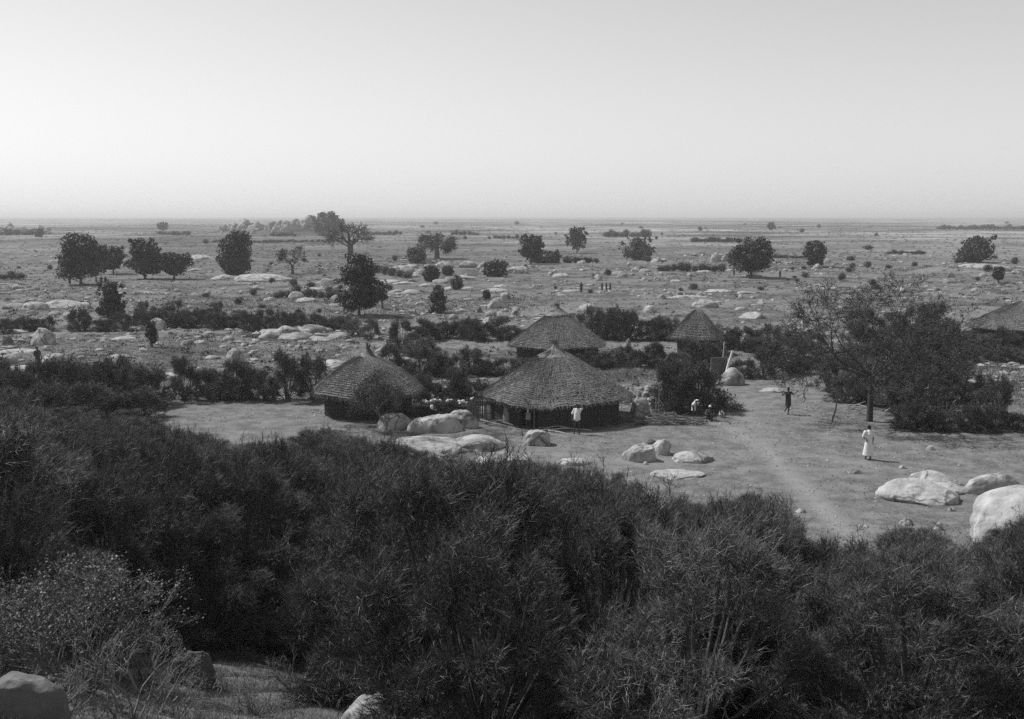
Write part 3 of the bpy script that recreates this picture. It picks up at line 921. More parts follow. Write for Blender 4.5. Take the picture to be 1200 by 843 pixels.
# low shrubs in rows far out: shared meshes
SH = [leafy(500 + i, ('round', 'cone', 'round')[i % 3], 2.4, 1.6, .12, 1500, .10, 'leaf' if i != 1 else 'leaf_grey', 12, .22, 'shrub', tr=.05) for i in range(4)]
USED = [False] * 4
def shrub(px, py, w, h, label, group, idx=None):
    i = random.randrange(4) if idx is None else idx
    p = at(px, py); k = mpp(p.y)
    s = (w * k / 2.3, w * k / 2.3, h * k / 1.6)
    rz = random.uniform(0, 6.28)
    if not USED[i]:
        USED[i] = True; o = SH[i]; o.location = p; o.rotation_euler = (0, 0, rz); o.scale = s
    else:
        o = copy_tree(SH[i], p, rz, s)
    tag(o, label, 'bush', group)
def row(x0, x1, y, w, h, label, group, y1=None, idx=None):
    n = max(2, int(abs(x1 - x0) / (w * .62)))
    for i in range(n):
        t = (i + .5) / n
        shrub(x0 + (x1 - x0) * t + random.uniform(-1, 1), y + ((y1 or y) - y) * t + random.uniform(-.3, .3), w * random.uniform(.8, 1.3), h * random.uniform(.6, 1.25), label, group, idx)
row(185, 222, 275.5, 6, 4.5, 'low shrub of the dark row below the tiny flat topped tree', 'shrub row at the left horizon')
row(318, 347, 277, 6, 5, 'low shrub of the dark row in front of the horizon hillock', 'shrub row before the hillock')
row(372, 398, 277, 6, 5, 'low shrub at the right foot of the horizon hillock', 'shrubs at the hillock foot')
row(436, 470, 275.5, 6, 4, 'low shrub of the far row left of the small baobab', 'far shrub row left of the small baobab')
row(528, 562, 275.5, 7, 5, 'low shrub of the far row right of the small baobab', 'far shrub row right of the small baobab')
row(578, 608, 280, 7, 4.5, 'low shrub of the far row left of the dark umbrella tree', 'far shrub row left of the umbrella tree')
row(706, 764, 278, 10, 8, 'low shrub of the long far row right of the grey feathery tree', 'long far shrub row')
row(810, 870, 284, 8, 5, 'low shrub of the far row left of the round headed tree', 'far shrub row left of the round headed tree')
row(1040, 1085, 298, 8, 5, 'low shrub of the faint row left of the wide low tree', 'faint shrub row at right')
row(1098, 1200, 269, 8, 5, 'low shrub near the horizon at the right edge', 'horizon shrubs at right')
row(660, 700, 309, 9, 7, 'shrub among rocks right of the umbrella tree', 'shrubs among the centre rocks')
row(770, 850, 318, 12, 9, 'shrub in the stony rise left of the round headed tree', 'shrubs of the stony rise')
row(905, 950, 302, 10, 4, 'shrub strip right of the round headed tree', 'shrubs right of the round headed tree')
row(250, 420, 284, 5, 3, 'tiny shrub dotted before the hillock', 'tiny shrubs before the hillock')
row(0, 40, 276, 8, 7, 'dark shrub between the boulders of the far left outcrop', 'shrubs of the far left outcrop')
row(270, 420, 272, 8, 6, 'grey shrub between the boulders of the horizon hillock', 'shrubs of the horizon hillock')
row(0, 26, 327, 12, 9, 'dark shrub at the left edge below the far outcrop', 'shrubs at the left edge')
row(320, 402, 348, 12, 10, 'grey shrub in the middle field left of the tall dark tree', 'shrubs left of the tall dark tree', idx=1)
row(430, 480, 318, 12, 9, 'shrub right of the baobab foot', 'shrubs right of the baobab', y1=328)
def dots(x0, x1, y0, y1, n, w0, w1, label, group):
    for _ in range(n):
        w = random.uniform(w0, w1)
        shrub(random.uniform(x0, x1), random.uniform(y0, y1), w, w * random.uniform(.4, .9), label, group)
dots(430, 1190, 262, 282, 26, 3, 7, 'tiny dark shrub dotted over the far plain', 'shrubs dotted over the far plain')
dots(0, 420, 286, 318, 16, 3, 8, 'small shrub dotted over the left plain', 'shrubs dotted over the left plain')
dots(450, 1000, 300, 345, 34, 4, 11, 'small shrub dotted over the stony middle ground', 'shrubs of the stony middle ground')
dots(1010, 1195, 290, 345, 14, 4, 12, 'small shrub dotted over the right plain', 'shrubs dotted over the right plain')
dots(230, 470, 330, 372, 16, 5, 12, 'small shrub dotted round the tall dark tree', 'shrubs round the tall dark tree')

# ------------------------------------------------------------------ hedges of pencil-twig bushes
HB = [euphorbia(600 + i, 720, 12, .27, .012, 1.45, 3.0, 'twig', .75, 26, zlo=.06, lr=.25, shoots=80, leaders=40, name='hedge_bush') for i in range(4)] + \
     [euphorbia(610 + i, 620, 12, .27, .012, 1.5, 3.0, 'twig_pale', .9, 24, zlo=.06, lr=.25, shoots=80, leaders=40, name='hedge_bush') for i in range(2)]
HBU = set()
def hedge(pts, h, w, label, group, idx=(0, 1, 2, 3), jit=5, dens=.42, name='hedge_bush', rows=1, vary=(.5, 1.15)):
    for rrow in range(rows):
        for (x0, y0), (x1, y1) in zip(pts[:-1], pts[1:]):
            n = max(1, int(abs(x1 - x0) / (w * dens)))
            for i in range(n):
                t = (i + random.random() * .8) / n
                px = x0 + (x1 - x0) * t; py = y0 + (y1 - y0) * t + random.uniform(-jit, jit) * .5 + rrow * h * .2
                p = at(px, py); k = mpp(p.y)
                j = random.choice(idx)
                hh = h * k * random.uniform(*vary); ww = w * k * random.uniform(.85, 1.2)
                s = (ww / 2.9, ww / 2.9, hh / 3.0)
                loc = (p.x, p.y, p.z - .05); rz = random.uniform(0, 6.28)
                if j not in HBU:
                    HBU.add(j); o = HB[j]; o.location = loc; o.rotation_euler = (0, 0, rz); o.scale = s
                else: o = copy_tree(HB[j], loc, rz, s)
                tag(o, label, 'bush', group)
hedge([(-20, 476), (180, 474)], 52, 54, 'dark pencil-twig bush of the tall hedge at the left edge', 'tall hedge at the left edge', dens=.26, vary=(.8, 1.1))
hedge([(-20, 490), (175, 492)], 40, 50, 'dark pencil-twig bush in front of the tall hedge at the left edge', 'front bushes of the left hedge', dens=.34, vary=(.75, 1.1))
hedge([(208, 470), (372, 468)], 54, 44, 'dark pencil-twig bush of the hedge behind the left yard', 'hedge behind the left yard')
hedge([(-10, 389), (62, 388)], 27, 26, 'dark bush of the far left hedge', 'far left hedge')
hedge([(88, 388), (160, 386)], 24, 24, 'dark bush of the hedge at the foot of the dark bushy tree', 'hedge under the dark bushy tree')
hedge([(160, 384), (410, 388)], 22, 24, 'bush of the long low hedge beyond the left field', 'long low hedge beyond the left field')
hedge([(160, 378), (290, 378)], 22, 26, 'grey bush behind the long low hedge beyond the left field', 'grey bushes behind the long low hedge', idx=(4, 5), dens=.8)
hedge([(410, 394), (440, 398)], 24, 26, 'bush at the right end of the long low hedge', 'right end of the long low hedge', idx=(0, 4))
hedge([(462, 414), (508, 420)], 36, 34, 'grey green bush behind the left hut', 'grey green bushes behind the left hut', idx=(4, 5, 0))
hedge([(478, 398), (560, 398)], 30, 32, 'dark bush of the clump beyond the little centre field', 'clump beyond the centre field')
hedge([(566, 397), (622, 396)], 27, 28, 'dark bush left of the back hut', 'bushes left of the back hut')
hedge([(455, 440), (600, 438)], 34, 34, 'upright twiggy bush between the left and main huts, back row', 'back bushes between the huts', idx=(0, 1, 4))
hedge([(480, 470), (580, 470)], 36, 34, 'upright twiggy bush between the left and main huts, front row', 'front bushes between the huts', idx=(0, 1, 2))
hedge([(672, 398), (800, 402)], 42, 38, 'dark bush of the thicket between back hut and small right hut', 'thicket behind the right huts', idx=(0, 1, 2, 5))
hedge([(712, 426), (842, 428)], 34, 34, 'dark bush in front of the small right hut', 'bushes in front of the small right hut', idx=(0, 1, 2, 3))
hedge([(845, 412), (960, 408)], 28, 34, 'grey green bush right of the small right hut', 'bushes right of the small right hut', idx=(4, 5, 0))
hedge([(868, 440), (950, 438)], 40, 36, 'dark bush closing the yard behind the overhanging boulder', 'bushes closing the yard', idx=(0, 1, 2))
hedge([(778, 481), (838, 479)], 60, 52, 'big rounded twig bush right of the main hut', 'rounded twig bushes right of the main hut', idx=(0, 1, 4), dens=.28, vary=(.8, 1.1))
hedge([(778, 468), (822, 464)], 46, 42, 'twig bush behind the rounded bushes right of the main hut', 'back of the rounded twig bushes', idx=(0, 1, 4), dens=.7)
hedge([(966, 460), (1015, 472)], 48, 42, 'grey bush behind the trunk of the big sparse tree', 'grey bushes behind the big sparse tree', idx=(4, 5))
hedge([(1034, 482), (1185, 492)], 54, 46, 'dark bush under the big sparse tree', 'dark bushes under the big sparse tree', idx=(0, 1, 4, 5), dens=.6)
hedge([(1030, 452), (1110, 452)], 74, 60, 'tall dark bush behind the big sparse tree', 'tall dark bushes behind the big sparse tree', idx=(0, 1, 2))
hedge([(1090, 424), (1220, 422)], 19, 26, 'low dark bush of the nearer of two hedges at the right edge', 'nearer low hedge at the right edge')
hedge([(1110, 403), (1220, 401)], 15, 24, 'low dark bush of the farther of two hedges at the right edge', 'farther low hedge at the right edge')
hedge([(1000, 402), (1100, 398)], 40, 40, 'dark bush beyond the crown of the big sparse tree', 'bushes beyond the big sparse tree', idx=(0, 1, 5))

hedge([(600, 429), (716, 428)], 17, 24, 'low bush in front of the back hut wall', 'low bushes before the back hut')
hedge([(478, 489), (556, 490)], 20, 24, 'low brush between the dome boulders and the gourds', 'low brush between the huts', idx=(0, 1, 4))
hedge([(985, 470), (1065, 482)], 44, 44, 'grey brush around the trunk of the big sparse tree', 'brush around the sparse tree trunk', idx=(4, 5, 0), dens=.5)
hedge([(1115, 412), (1220, 410)], 25, 34, 'bush hiding the wall of the right edge hut', 'bushes before the right edge hut')
hedge([(1050, 500), (1200, 506)], 34, 40, 'low dark bush at the foot of the dark mass at the right edge', 'low bushes at the right edge', idx=(0, 1, 2))
hedge([(1060, 468), (1140, 472)], 66, 50, 'big dark bush right of the sparse tree trunk', 'big dark bushes right of the sparse tree', idx=(0, 1, 2, 3))
hedge([(1040, 440), (1130, 438)], 40, 46, 'dark bush in the middle of the dark mass at right', 'middle of the dark mass at right', idx=(0, 1, 3))
hedge([(945, 428), (1030, 436)], 34, 40, 'grey bush seen under the left branches of the sparse tree', 'grey bushes under the sparse tree', idx=(4, 5, 4, 0))
# ------------------------------------------------------------------ the foreground thicket
SIL = [(-200, 482), (0, 482), (100, 482), (170, 484), (215, 504), (300, 518), (350, 508), (400, 506), (450, 520), (520, 536), (560, 546), (640, 545), (700, 552), (740, 562),
       (780, 592), (815, 588), (850, 574), (900, 582), (940, 608), (985, 648), (1010, 668), (1040, 622), (1080, 612), (1120, 640), (1150, 632), (1200, 606), (1400, 600)]
LOWB = [(-200, 760), (0, 765), (190, 765), (260, 762), (330, 772), (420, 800), (500, 850), (600, 920), (700, 1000), (1400, 1300)]
FG = [euphorbia(700 + i, 2400, 16, .21, .0037, 1.4, 3.6, 'twig', .62, 34, zlo=.14, lr=.19, shoots=300, leaders=60) for i in range(4)] + \
     [euphorbia(710 + i, 1700, 16, .23, .0037, 1.5, 3.6, 'twig_pale', .7, 30, zlo=.14, lr=.19, shoots=280, leaders=50) for i in range(2)]
FGU = set()
def thicket():
    pts = []
    tries = 0
    rd = random.Random(5)
    while tries < 60000 and len(pts) < 285:
        tries += 1
        y = 7.5 + 56 * rd.random() ** 1.4
        x = rd.uniform(-1, 1) * (y * .53 + 2.2)
        z = float(zfun(x, y))
        px, py = proj(x, y, z)
        wp = 1.0 * F / y
        s = max(np.interp(q, [a for a, b in SIL], [b for a, b in SIL]) for q in (px - wp * .6, px, px + wp * .6))
        lo = np.interp(px, [a for a, b in LOWB], [b for a, b in LOWB])
        if py > lo: continue
        # highest top allowed by the skyline of the thicket
        d = ray(px, s + rd.uniform(-6, 14))
        ztop = CAMZ + d.z / d.y * y
        allowed = ztop - z
        if allowed < 1.0: continue
        if y < 11: allowed = min(allowed, 1.6 + (y - 7.5) * .5)
        md = 1.15 + .022 * y
        if any((x - a) ** 2 + (y - b) ** 2 < md * md for a, b in [q[:2] for q in pts]): continue
        h = min(rd.uniform(3.0, 4.8), allowed)
        pts.append((x, y, z, h, px, py))
    for x, y, z, h, px, py in pts:
        j = rd.choice((0, 1, 2, 3, 4, 5, 0, 1, 2, 3))
        w = (1.0 + .006 * y) * rd.uniform(.85, 1.15) * min(1.1, max(.6, h / 3.2))
        s = (w, w, h / 3.6); loc = (x, y, z - .1); rz = rd.uniform(0, 6.28)
        if j not in FGU:
            FGU.add(j); o = FG[j]; o.location = loc; o.rotation_euler = (0, 0, rz); o.scale = s
        else: o = copy_tree(FG[j], loc, rz, s)
        side = 'left' if px < 400 else ('middle' if px < 800 else 'right')
        dep = 'nearest' if y < 20 else ('middle' if y < 33 else 'farthest')
        tag(o, 'dense dark pencil-twig bush in the %s rows of the great foreground thicket, %s third' % (dep, side), 'bush', 'foreground thicket, %s rows, %s third' % (dep, side))
    print('thicket', len(pts))
thicket()

# ------------------------------------------------------------------ huts
def hut(px, py, W, eave_z, apex_z, wall_r, label, seed, rows=24, dome=0.0, k=220, door=None, tip='cone', posts=False):
    """px, py: pixel of the front foot of the wall; W roof diameter in metres"""
    p = at(px, py)
    Rr = W / 2
    c = Vector((p.x * (p.y + wall_r) / p.y, p.y + wall_r, 0)); c.z = float(zfun(c.x, c.y))
    root = empty('hut', c); tag(root, label, 'hut')
    rd = np.random.default_rng(seed); pr = random.Random(seed)
    th = np.linspace(0, 2 * math.pi, k, endpoint=False)
    def prof(t):        # t 0 eave .. 1 apex : radius, height
        r = Rr * (1 - t)
        z = eave_z + (apex_z - eave_z) * ((1 - dome) * t + dome * math.sin(t * math.pi / 2))
        return r, z
    wob = 1 + .025 * np.sin(th * 3 + seed) + .018 * np.sin(th * 7 + seed * 2)
    sag = .05 * np.sin(th * 2 + seed) + .04 * np.sin(th * 5 + 1)
    def smn(amp, w=7):
        a = rd.normal(size=k); kern = np.ones(w) / w
        a = np.convolve(np.concatenate([a[-w:], a, a[:w]]), kern, 'same')[w:-w]
        return a / (a.std() + 1e-9) * amp
    g = Geo(); ringsv = []
    low = smn(.05, 15); slump = smn(.05, 31)
    for i in range(rows):
        t0 = i / rows * .97; t1 = (i + 1) / rows * .97
        r0, z0 = prof(t0); r1, z1 = prof(t1)
        thick = min(.06, (z1 - z0) * .5)
        jag = smn(.014, 3) + smn(.02, 9) + low * (1 - t0) + slump * (1 - t0) * rd.uniform(.6, 1.2)
        out = smn(.012, 5)
        rowsag = sag * (1 - t0)
        def ring(r, z, jz=0, jr=0):
            return np.stack([np.cos(th) * (r * wob + jr), np.sin(th) * (r * wob + jr), z + rowsag + jz], -1)
        slope = (z1 - z0) / max(r0 - r1, 1e-3)
        ringsv.append(ring(r0 - .03, z0 - .012, jag))
        ringsv.append(ring(r0 + .035, z0 + thick * .3, jag, out))
        ringsv.append(ring(r0 + .03, z0 + thick, jag * .7, out))
        ringsv.append(ring((r0 + r1) / 2 + .02, (z0 + z1) / 2 + thick * .45, jag * .8 + smn(.008, 3)))
    rt, zt = prof(.97)
    ringsv.append(np.stack([np.cos(th) * rt, np.sin(th) * rt, np.full(k, zt)], -1))
    ringsv.append(np.stack([np.cos(th) * .01, np.sin(th) * .01, np.full(k, apex_z)], -1))
    # underside
    under = np.stack([np.cos(th) * (Rr - .25) * wob, np.sin(th) * (Rr - .25) * wob, np.full(k, eave_z + .06)], -1)
    ringsv.insert(0, under)
    ringsv.insert(0, np.stack([np.cos(th) * .2, np.sin(th) * .2, np.full(k, apex_z - .45)], -1))
    g.rings(np.array(ringsv))
    roof = part('thatched_roof', g.mesh('thatched_roof', M['thatch']), root)
    # loose straw ends, along the courses and hanging from the eave
    g = Geo()
    n = int(1500 * W)
    t = rd.uniform(0, .96, n); a = rd.uniform(0, 6.283, n)
    r = Rr * (1 - t) * (1 + .025 * np.sin(a * 3 + seed) + .018 * np.sin(a * 7 + seed * 2)) + .05
    z = eave_z + (apex_z - eave_z) * ((1 - dome) * t + dome * np.sin(t * math.pi / 2)) + .08 + (.05 * np.sin(a * 2 + seed) + .04 * np.sin(a * 5 + 1)) * (1 - t)
    P = np.stack([np.cos(a) * r, np.sin(a) * r, z], -1)
    dn = np.stack([np.cos(a), np.sin(a), np.full(n, -.74)], -1) + rd.normal(size=(n, 3)) * .2
    g.spikes(P, unit(dn), rd.uniform(.2, .6, n), .007)
    ne = 1300
    a = rd.uniform(0, 6.283, ne)
    r = Rr * (1 + .025 * np.sin(a * 3 + seed) + .018 * np.sin(a * 7 + seed * 2)) - rd.uniform(0, .18, ne)
    P = np.stack([np.cos(a) * r, np.sin(a) * r, eave_z + .05 + .05 * np.sin(a * 2 + seed) + .04 * np.sin(a * 5 + 1)], -1)
    dn = np.stack([np.cos(a) * .5, np.sin(a) * .5, np.full(ne, -1)], -1) + rd.normal(size=(ne, 3)) * .25
    g.spikes(P, unit(dn), rd.uniform(.12, .36, ne), .016)
    st = part('loose_straw', g.mesh('loose_straw', M['straw']), root)
    st['kind'] = 'stuff'
    # apex cap
    g = Geo()
    if tip == 'cone':
        kk = 40; tt = np.linspace(0, 2 * math.pi, kk, endpoint=False); cr = []
        for (r_, z_) in ((.10, -.45), (1.0, -.60), (1.06, -.54), (.98, -.42), (.5, -.2), (.25, .02), (.13, .26), (.02, .36)):
            cr.append(np.stack([np.cos(tt) * r_ * (1 + .02 * rd.normal(size=kk)), np.sin(tt) * r_ * (1 + .02 * rd.normal(size=kk)), apex_z + z_ * 1.0 + .02 * rd.normal(size=kk)], -1))
        g.rings(np.array(cr))
        part('apex_cap', g.mesh('apex_cap', M['thatch']), root)
        g = Geo(); n = 160; a = rd.uniform(0, 6.28, n)
        g.spikes(np.stack([np.cos(a) * .08, np.sin(a) * .08, np.full(n, apex_z + .12)], -1), unit(np.stack([np.cos(a) * .3, np.sin(a) * .3, np.full(n, 1.)], -1) + rd.normal(size=(n, 3)) * .2), rd.uniform(.2, .5, n), .02)
        part('apex_tuft', g.mesh('apex_tuft', M['straw']), root)
    elif tip == 'horn':
        g.rings(np.array([np.stack([np.cos(th[::6]) * r_ + ox, np.sin(th[::6]) * r_, np.full(len(th[::6]), apex_z + z_)], -1)
                          for (r_, z_, ox) in ((.1, -.4, 0), (.95, -.42, 0), (1.0, -.35, 0), (.5, -.05, 0), (.3, .12, .02), (.15, .32, -.03), (.02, .4, -.05))]))
        part('apex_cap', g.mesh('apex_cap', M['thatch']), root)
        g = Geo()
        g.tube([(.55, -.3, apex_z - .25), (.3, -.15, apex_z + .05), (.12, -.05, apex_z + .3), (.02, 0, apex_z + .5), (-.04, 0, apex_z + .85)], [.11, .15, .14, .11, .03], 7)
        g.tube([(.02, 0, apex_z + .4), (.14, 0, apex_z + .62), (.17, 0, apex_z + .8)], [.09, .06, .02], 6)
        part('crooked_tip', g.mesh('crooked_tip', M['bark']), root)
    # wall of mud and upright sticks
    g = Geo()
    aa = np.linspace(0, 2 * math.pi, 72, endpoint=False)
    gap = None
    wr = np.full(72, wall_r)
    if door is not None:
        da = np.abs((aa - door + math.pi) % (2 * math.pi) - math.pi)
        wr = np.where(da < .42 / wall_r, wall_r - 1.0, wall_r)
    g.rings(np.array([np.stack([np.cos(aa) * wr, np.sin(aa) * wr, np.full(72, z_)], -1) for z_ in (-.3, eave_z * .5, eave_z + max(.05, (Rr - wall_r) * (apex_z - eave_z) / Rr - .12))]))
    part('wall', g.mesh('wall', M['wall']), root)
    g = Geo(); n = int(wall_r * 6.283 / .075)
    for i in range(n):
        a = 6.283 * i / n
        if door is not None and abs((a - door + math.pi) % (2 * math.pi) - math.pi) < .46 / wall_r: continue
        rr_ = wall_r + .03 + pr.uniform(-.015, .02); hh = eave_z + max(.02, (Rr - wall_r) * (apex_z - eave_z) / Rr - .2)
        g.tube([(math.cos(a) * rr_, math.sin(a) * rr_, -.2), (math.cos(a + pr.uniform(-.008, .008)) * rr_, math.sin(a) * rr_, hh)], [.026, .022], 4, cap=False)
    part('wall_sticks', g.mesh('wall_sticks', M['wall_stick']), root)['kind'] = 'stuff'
    # verandah posts under the eave
    n = 14 if posts else 0
    for i in range(n):
        a = 6.283 * (i + .5) / n + pr.uniform(-.05, .05); rr_ = Rr - .42
        zz = eave_z + .28
        g = Geo(); g.tube([(math.cos(a) * rr_, math.sin(a) * rr_, -.2), (math.cos(a) * rr_ + .02, math.sin(a) * rr_, zz * .5), (math.cos(a) * rr_, math.sin(a) * rr_, zz)], [.055, .05, .045], 6)
        part('eave_post', g.mesh('eave_post', M['pole'], True), root)
    return root

def z_at(px, py, y):       # height of a point seen at pixel py at depth y
    d = ray(px, py); return CAMZ + d.z / d.y * y

# main hut: roof 562..738 wide, apex row 409, front eave row 480
pm = at(652, 503); ym = pm.y
H2 = hut(650, 503, 8.5, 1.42, z_at(650, 408, ym + 3.7), 3.72, 'large round hut with broad layered thatched cone roof, in the middle of the yard', 21, rows=34, dome=.12, k=300, door=-2.0)
pm = at(432, 492)
H1 = hut(432, 493, 6.3, 1.42, z_at(432, 417, pm.y + 2.5), 2.55, 'smaller round hut with domed thatch and a crooked dark tip, left of the yard', 22, rows=26, dome=.85, tip='horn', door=-.9)
pm = at(652, 423)
H3 = hut(653, 424, 8.0, 1.2, z_at(653, 360, pm.y + 3.4), 3.4, 'thatched round hut standing directly behind the large middle hut', 23, rows=28, dome=.1, door=-1.8, tip='cone')
pm = at(817, 416)
H4 = hut(816, 417, 4.3, 1.5, z_at(816, 362, pm.y + 1.5), 1.6, 'smallest round hut with stepped straw roof, half hidden in bushes', 24, rows=13, dome=.3, k=120, tip='none')

pm = at(1196, 404)
H5 = hut(1196, 404, 9.6, 1.35, z_at(1196, 352, pm.y + 4.2), 4.3, 'low wide thatched hut cut by the right edge of the view, behind dark hedges', 25, rows=28, dome=.25, k=200, tip='none')

# ------------------------------------------------------------------ yard things
def sticks_pile(px, py, wpx, hpx, n, label, seed, mat='deadwood', L=(.5, 1.6), flat=.15, name='branch_pile', cat='wood pile', r=(.012, .035)):
    p = at(px, py); k = mpp(p.y); pr = random.Random(seed)
    g = Geo(); W = wpx * k; H = hpx * k
    for i in range(n):
        x = pr.gauss(0, .24) * W; y = pr.uniform(-.3, .5) * min(W, 1.6)
        hmax = H * max(.15, 1 - (abs(x) / (W / 2)) ** 2)
        z = pr.uniform(.02, hmax * .7)
        a = pr.uniform(-.9, .9) + (math.pi if pr.random() < .5 else 0); e = pr.uniform(-flat, flat * 2.2)
        l = pr.uniform(*L) / 2; d = Vector((math.cos(a) * math.cos(e), math.sin(a) * math.cos(e), math.sin(e)))
        c = Vector((x, y, z + .05)); q = Vector((pr.uniform(-.1, .1), pr.uniform(-.1, .1), pr.uniform(-.06, .06)))
        rr_ = pr.uniform(*r)
        pts_ = [c - d * l, c + q, c + d * l]
        for v in pts_: v.z = max(v.z, .02)
        g.tube(pts_, [rr_, rr_ * .9, rr_ * .5], 4)
    o = link(name, g.mesh(name, M[mat])); o.location = p
    tag(o, label, cat)
    return o
sticks_pile(783, 497, 88, 12, 150, 'long heap of firewood branches right of the main hut wall', 31, 'bark_pale', (.5, 1.5))
sticks_pile(1083, 480, 64, 34, 120, 'tangled heap of pale dead branches under the big sparse tree', 32, 'deadwood', (.5, 1.4), .7)
sticks_pile(1006, 482, 26, 8, 14, 'few bleached sticks lying at the foot of the big sparse tree', 33, 'deadwood', (.6, 1.4), .2)
sticks_pile(660, 506, 50, 5, 9, 'bundle of straight poles lying on the ground before the main hut', 34, 'deadwood', (1.2, 2.2), .04, 'pole_bundle', 'poles', (.025, .045))
sticks_pile(582, 500, 34, 5, 7, 'split logs lying left of the main hut door', 35, 'bark_pale', (.7, 1.5), .05, 'log_pile', 'logs', (.04, .08))
sticks_pile(378, 486, 20, 4, 5, 'two or three pale sticks lying by the left hut corner', 36, 'deadwood', (.7, 1.3), .08, 'stick_bundle', 'sticks', (.02, .035))
sticks_pile(862, 480, 22, 10, 40, 'brushwood at the right foot of the rounded twig bushes', 37, 'bark_pale', (.4, 1.0), .5)

def leaning(px, py, pts, rads, label, name='post', mat='pole', cat='post', k=7):
    p = at(px, py); g = Geo(); g.tube(pts, rads, k)
    o = link(name, g.mesh(name, M[mat], True)); o.location = p; tag(o, label, cat); return o
kk_ = mpp(at(975, 495).y)
leaning(975, 495, [(0, 0, -.2), (.04, 0, .25), (.18, 0, .7), (.22, 0, 1.15), (.33, 0, 1.75)], [.055, .05, .045, .04, .03], 'crooked dark pole standing alone in the yard right of the one-legged balancing figure', 'crooked_pole', 'bark')
leaning(772, 489, [(0, 0, -.2), (0, 0, 1.0), (-.02, 0, 2.1)], [.035, .03, .025], 'thin straight upright pole in front of the rounded twig bushes', 'pole')
leaning(769, 494, [(0, 0, -.2), (-.02, 0, .8), (-.05, 0, 1.4)], [.03, .03, .025], 'short thin pole at the left of the thin straight pole', 'pole')
leaning(849, 442, [(0, 0, -.1), (.26, 0, 1.0), (.55, 0, 2.1)], [.10, .11, .08], 'pale thick leaning post on the overhanging boulder', 'leaning_post', 'pale')
leaning(846, 430, [(0, 0, -.1), (.1, 0, 1.2), (.14, 0, 2.1)], [.05, .05, .05], 'short pale post behind the thick leaning post', 'post', 'deadwood')
leaning(626, 502, [(0, 0, -.2), (.0, 0, .8), (-.01, 0, 1.25)], [.05, .045, .05], 'short stout post in the doorway of the main hut', 'door_post', 'pole')

# woven screen beside the leaning post
g = Geo()
for i in range(16):
    g.tube([(-.62 + i * .083, 0, -.2), (-.62 + i * .083 + .02, .02, 1.3)], [.05, .045], 5)
for z in (.2, .65, 1.1):
    g.tube([(-.68, -.06, z), (.7, -.06, z + .03)], [.025, .025], 4)
o = link('reed_screen', g.mesh('reed_screen', M['thatch'])); o.location = at(842, 437); o.rotation_euler = (0, 0, R(12))
tag(o, 'square grey reed screen left of the leaning post', 'screen')

# pale upright slab among the bushes
put_rock(735, 417, 12, 23, 'upright white faced stone among bushes between the back hut and small right hut', name='standing_stone', seed=131, sub=4, facets=1, cuts=[((0, -1, .1), .5), ((1, 0, .05), .6), ((-1, 0, 0), .7)], depth=.4, mat='granite')

# reed fence left of the main hut
g = Geo(); pr = random.Random(9)
pa, pb = at(548, 494), at(578, 492)
for i in range(34):
    t = i / 33; x = pa.x + (pb.x - pa.x) * t; y = pa.y + (pb.y - pa.y) * t
    g.tube([(x - pa.x, y - pa.y, -.2), (x - pa.x + pr.uniform(-.04, .04), y - pa.y, pr.uniform(1.0, 1.35))], [.022, .018], 4)
for z in (.35, .9): g.tube([(0, -.04, z), (pb.x - pa.x, pb.y - pa.y - .04, z)], [.02, .02], 4)
o = link('stick_fence', g.mesh('stick_fence', M['bark'])); o.location = pa
tag(o, 'short fence of upright sticks joining the left side of the main hut', 'fence')

# clay grain bin under the eave
def lathe(prof_, k=24, jit=0):
    g = Geo(); tt = np.linspace(0, 2 * math.pi, k, endpoint=False)
    g.rings(np.array([np.stack([np.cos(tt) * r_, np.sin(tt) * r_, np.full(k, z_)], -1) for r_, z_ in prof_])); return g
o = link('grain_bin', lathe([(.01, 0), (.3, 0), (.34, .1), (.32, .5), (.27, .95), (.2, 1.05), (.16, 1.0), (.01, .98)]).mesh('grain_bin', M['clay'], True))
o.location = at(596, 497); tag(o, 'rounded clay grain bin under the left eave of the main hut', 'bin')
o = link('cup', lathe([(.01, 0), (.07, 0), (.085, .08), (.08, .2), (.065, .2), (.06, .05), (.01, .04)], 16).mesh('cup', M['pale'], True))
pc = at(505, 508); pc.z = 0
o.location = (pc.x - .02, pc.y + 1.0, 1.28); tag(o, 'small white cup standing on top of the large dome boulder', 'cup')
CUP = o
o = link('bowl', lathe([(.01, 0), (.1, 0), (.2, .1), (.22, .17), (.2, .17), (.1, .03), (.01, .03)], 16).mesh('bowl', M['clay'], True))
o.location = at(588, 496) + Vector((0, -.2, .0)); tag(o, 'small bowl beside the grain bin', 'bowl')

# pale gourds lying on the brush between the huts
def gourd_mesh():
    return lathe([(.01, 0), (.10, .01), (.15, .09), (.14, .2), (.07, .29), (.045, .38), (.035, .44), (.01, .45)], 14).mesh('gourd', M['pale'], True)
gm = gourd_mesh()
gpos = [(499, 461), (494, 468), (504, 468), (512, 473), (517, 463), (524, 464), (525, 469), (531, 470), (537, 472), (545, 468), (549, 470), (552, 473), (508, 478), (540, 476)]
